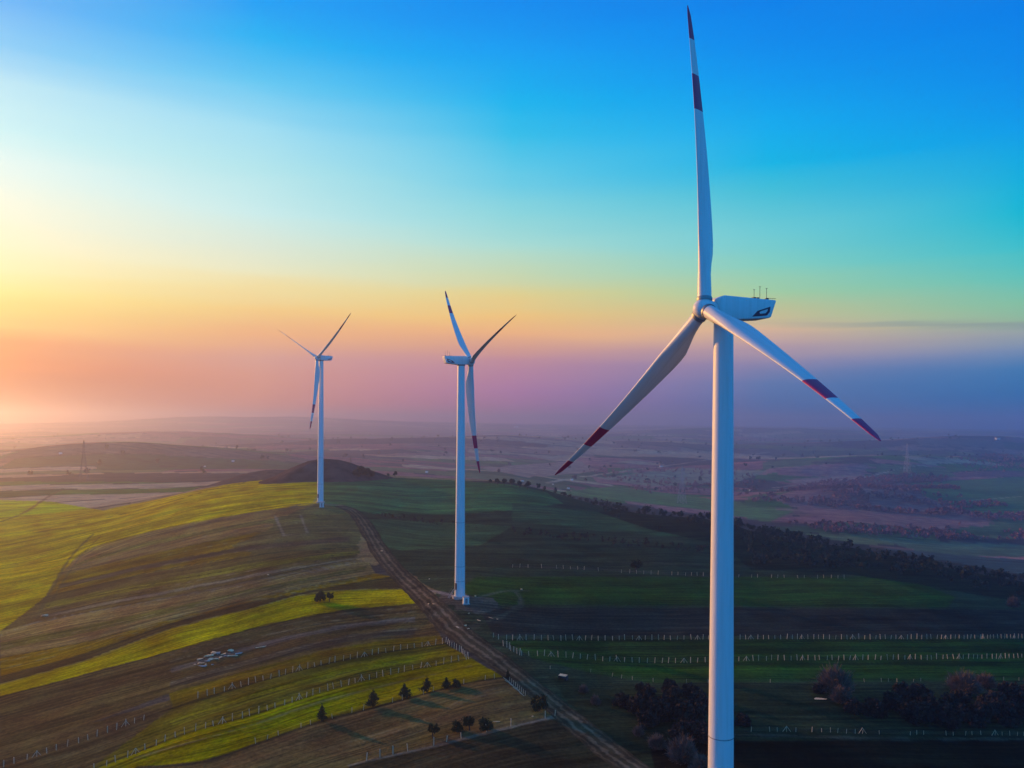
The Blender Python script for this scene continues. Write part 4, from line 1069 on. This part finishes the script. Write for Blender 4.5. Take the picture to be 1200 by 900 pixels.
pylon(799, 590, 44, 'faint pale lattice pylon in the valley just left of the nearest tower', 0.8, M_PALESTEEL)
pylon(411, 556, 22, 'tiny faint pylon behind the right flank of the mound', 0.5)

# ------------------------------------------------------------------ farm buildings, stones and other small things
def house(u, v, w, label, rz=0.2, d=None):
    p = gp(u, v); wm = w / F * p.y / 2; t = empty('farmhouse', p, rz); tag(t, label, 'farmhouse', 'white farm buildings in the far plain')
    hh = wm * 0.75; m = MB(); m.box((0, 0, hh / 2 - .5), (wm, wm * .6, hh / 2 + .5)); m.build('wall', M_WALLW, t)
    m = MB(); ov = 1.08; vs = [(-wm * ov, -wm * .66, hh), (wm * ov, -wm * .66, hh), (wm * ov, wm * .66, hh), (-wm * ov, wm * .66, hh), (-wm * ov, 0, hh * 1.5), (wm * ov, 0, hh * 1.5)]
    m.add(vs, [(0, 1, 5, 4), (2, 3, 4, 5), (0, 4, 3), (1, 2, 5), (0, 3, 2, 1)]); m.build('roof', M_ROOF if w > 3.2 else M_WALLW, t)
for u, v, w, l in ((71, 532, 3, 'at the far left above the pylon'), (273, 541, 3, 'left of the mound in the rosy haze'), (500, 554, 3, 'just above the green crest between the two far turbines'), (240, 547, 2, 'small and left of the mound'),
                   (666, 573, 3, 'below the long red-tipped blade, lowest one'), (670, 563, 3, 'below the long red-tipped blade, upper one'), (775, 547, 4, 'below the long blade on the pale far road'), (880, 575, 4, 'just right of the nearest tower'), (1169, 515, 5, 'high near the horizon at the far right'),
                   (612, 564, 4, 'on the far slope right of the middle tower'), (605, 501, 5, 'near the horizon right of the middle tower'), (648, 568, 2, 'tiny and left of the pair under the blade')):
    house(u, v, w, 'white farm building ' + l)
def blob(name, u, v, dims, label, cat, group, mat, seed, rz=None, p=None):
    rng = np.random.default_rng(seed); bm = bmesh.new()
    for k in range(12):
        c = rng.uniform(-1, 1, 3); c[k % 3] = math.copysign(1, c[k % 3]) * rng.uniform(.75, 1)
        bm.verts.new((c[0] * dims[0], c[1] * dims[1], (c[2] * 0.5 + 0.35) * dims[2]))
    hull = bmesh.ops.convex_hull(bm, input=bm.verts[:])
    bmesh.ops.delete(bm, geom=[e for e in hull['geom_interior'] if isinstance(e, bmesh.types.BMVert)], context='VERTS')
    me = bpy.data.meshes.new(name); bm.to_mesh(me); bm.free()
    o = obj(name, me, mat, None, (gp(u, v) if p is None else p)); o.rotation_euler = (0, 0, rng.uniform(0, 3) if rz is None else rz)
    return tag(o, label, cat, group)
for k, (u, v, a, b, c) in enumerate(sorted(((247, 773, 1.0, .7, .6), (259, 771, .7, .5, .5), (265, 769, .8, .4, .4), (249, 779, .5, .4, .3), (234, 773, 1.3, .5, .5), (237, 777, 1.5, .5, .4), (244, 769, 2.2, .7, .7), (250, 766, 1.0, .8, .9), (256, 766, .9, .7, .9), (253, 774, 1.2, .9, .9), (236, 781, 1.8, .5, .5), (241, 779, .6, .4, .4), (243, 775, 1.2, .5, .5),
                                     (270, 763, 1.2, .6, .9), (273, 769, 1.9, .4, .5), (280, 766, 1.4, .4, .5), (228, 779, .4, .4, .4), (262, 767, .9, .7, .6)))):
    blob('rubble_block', u, v, (a * .95, b * 1.1, c * .9), 'pale rubble block in the heap on ploughed earth, ' + ORD[k] + ' from the left', 'rubble', 'pale rubble heap on the ploughed earth', (M_STONE, M_STONE, M_CONC)[k % 3], 100 + k, rz=0.4 + 0.35 * math.sin(k * 2.3))
blob('concrete_slab', 308, 758, (3.2, .35, .3), 'long narrow pale slab lying right of the rubble heap', 'slab', None, M_STONE, 140, rz=0.55)
blob('white_sack', 52, 722, (1.6, .8, .9), 'white heap at the corner of the yellow field, far left', 'sack', None, M_STONE, 141, rz=0.4)
for k, (u, v, a, b, c, l) in enumerate(((502, 708, .9, .5, .4, 'left of the pair in the wheel ruts'), (508, 708, .9, .5, .4, 'right of the pair in the wheel ruts'), (549, 719, .5, .5, .5, 'just below the transformer cabin'), (536, 735, 1.4, .5, .3, 'on the left of the track junction'),
                                        (546, 733, 1.2, .6, .4, 'in the middle of the track junction'), (549, 737, .8, .4, .4, 'lowest at the track junction'), (575, 724, 2.6, .3, .2, 'long and thin on the side path'), (561, 727, 1.6, .3, .2, 'flat on the side path nearer the junction'), (583, 726, .5, .5, .4, 'small, right end of the side path'),
                                        (611, 691, .6, .6, .6, 'alone in the green right of the middle turbine'), (503, 679, .5, .5, .8, 'upright in the brown field left of the middle tower'), (531, 699, 1.5, .6, .4, 'left foot of the middle tower'), (557, 699, .9, .6, .8, 'right of the transformer cabin'), (447, 646, 1.6, .8, .6, 'on the track at the brown bend'), (624, 840, .4, .4, .4, 'tiny white one under the verge tree'),
                                        (582, 846, 1.4, .3, .3, 'pale one amid branches above the lowest fence'), (314, 674, .9, .6, .6, 'alone on the striped brown field at the left'))):
    blob('stone', u, v, (a * .7, b * .7, c * .75), 'pale stone, ' + l, 'stone', 'pale stones by the tracks', M_STONE, 200 + k)
# pale sheet by the big shrub
blob('plastic_sheet', 959, 819, (2.6, 0.8, .12), 'crumpled pale sheet lying left of the large brown shrub', 'sheet', None, M_STONE, 150, rz=-0.1)
# little trough / shelter on the verge
p = gp(660, 796); t = empty('field_shelter', p, -0.5); tag(t, 'little low shelter with a pale flat roof on the right verge of the track', 'shelter')
m = MB(); m.box((0, 0, 1.25), (1.2, 0.7, 0.06), Matrix.Rotation(0.12, 4, 'X')); m.build('roof', M_STONE, t)
m = MB(); m.box((0, 0.5, 0.5), (1.3, 0.05, 0.6)); m.box((-1.25, 0, 0.5), (0.05, 0.5, 0.6)); m.box((1.25, 0, 0.5), (0.05, 0.5, 0.6)); m.build('wall', M_DARK, t)

# ------------------------------------------------------------------ haze
m = MB(); lo, hi = float(GZ.min()) - 1.0, 180.0; rad = 9800.0
m.box((0, 0, (lo + hi) / 2), (rad, rad, (hi - lo) / 2))
hm = bpy.data.materials.new('haze'); hm.use_nodes = True; nt = hm.node_tree; nt.nodes.clear()
out = nt.nodes.new('ShaderNodeOutputMaterial'); pv = nt.nodes.new('ShaderNodeVolumePrincipled')
pv.inputs['Color'].default_value = (*HAZE_COLOR, 1); pv.inputs['Density'].default_value = HAZE_DENSITY; pv.inputs['Anisotropy'].default_value = HAZE_ANISO
nt.links.new(pv.outputs[0], out.inputs['Volume'])
hz = m.build('haze', hm); tag(hz, 'thin dusk haze lying over the whole plain', 'haze', None, 'stuff')
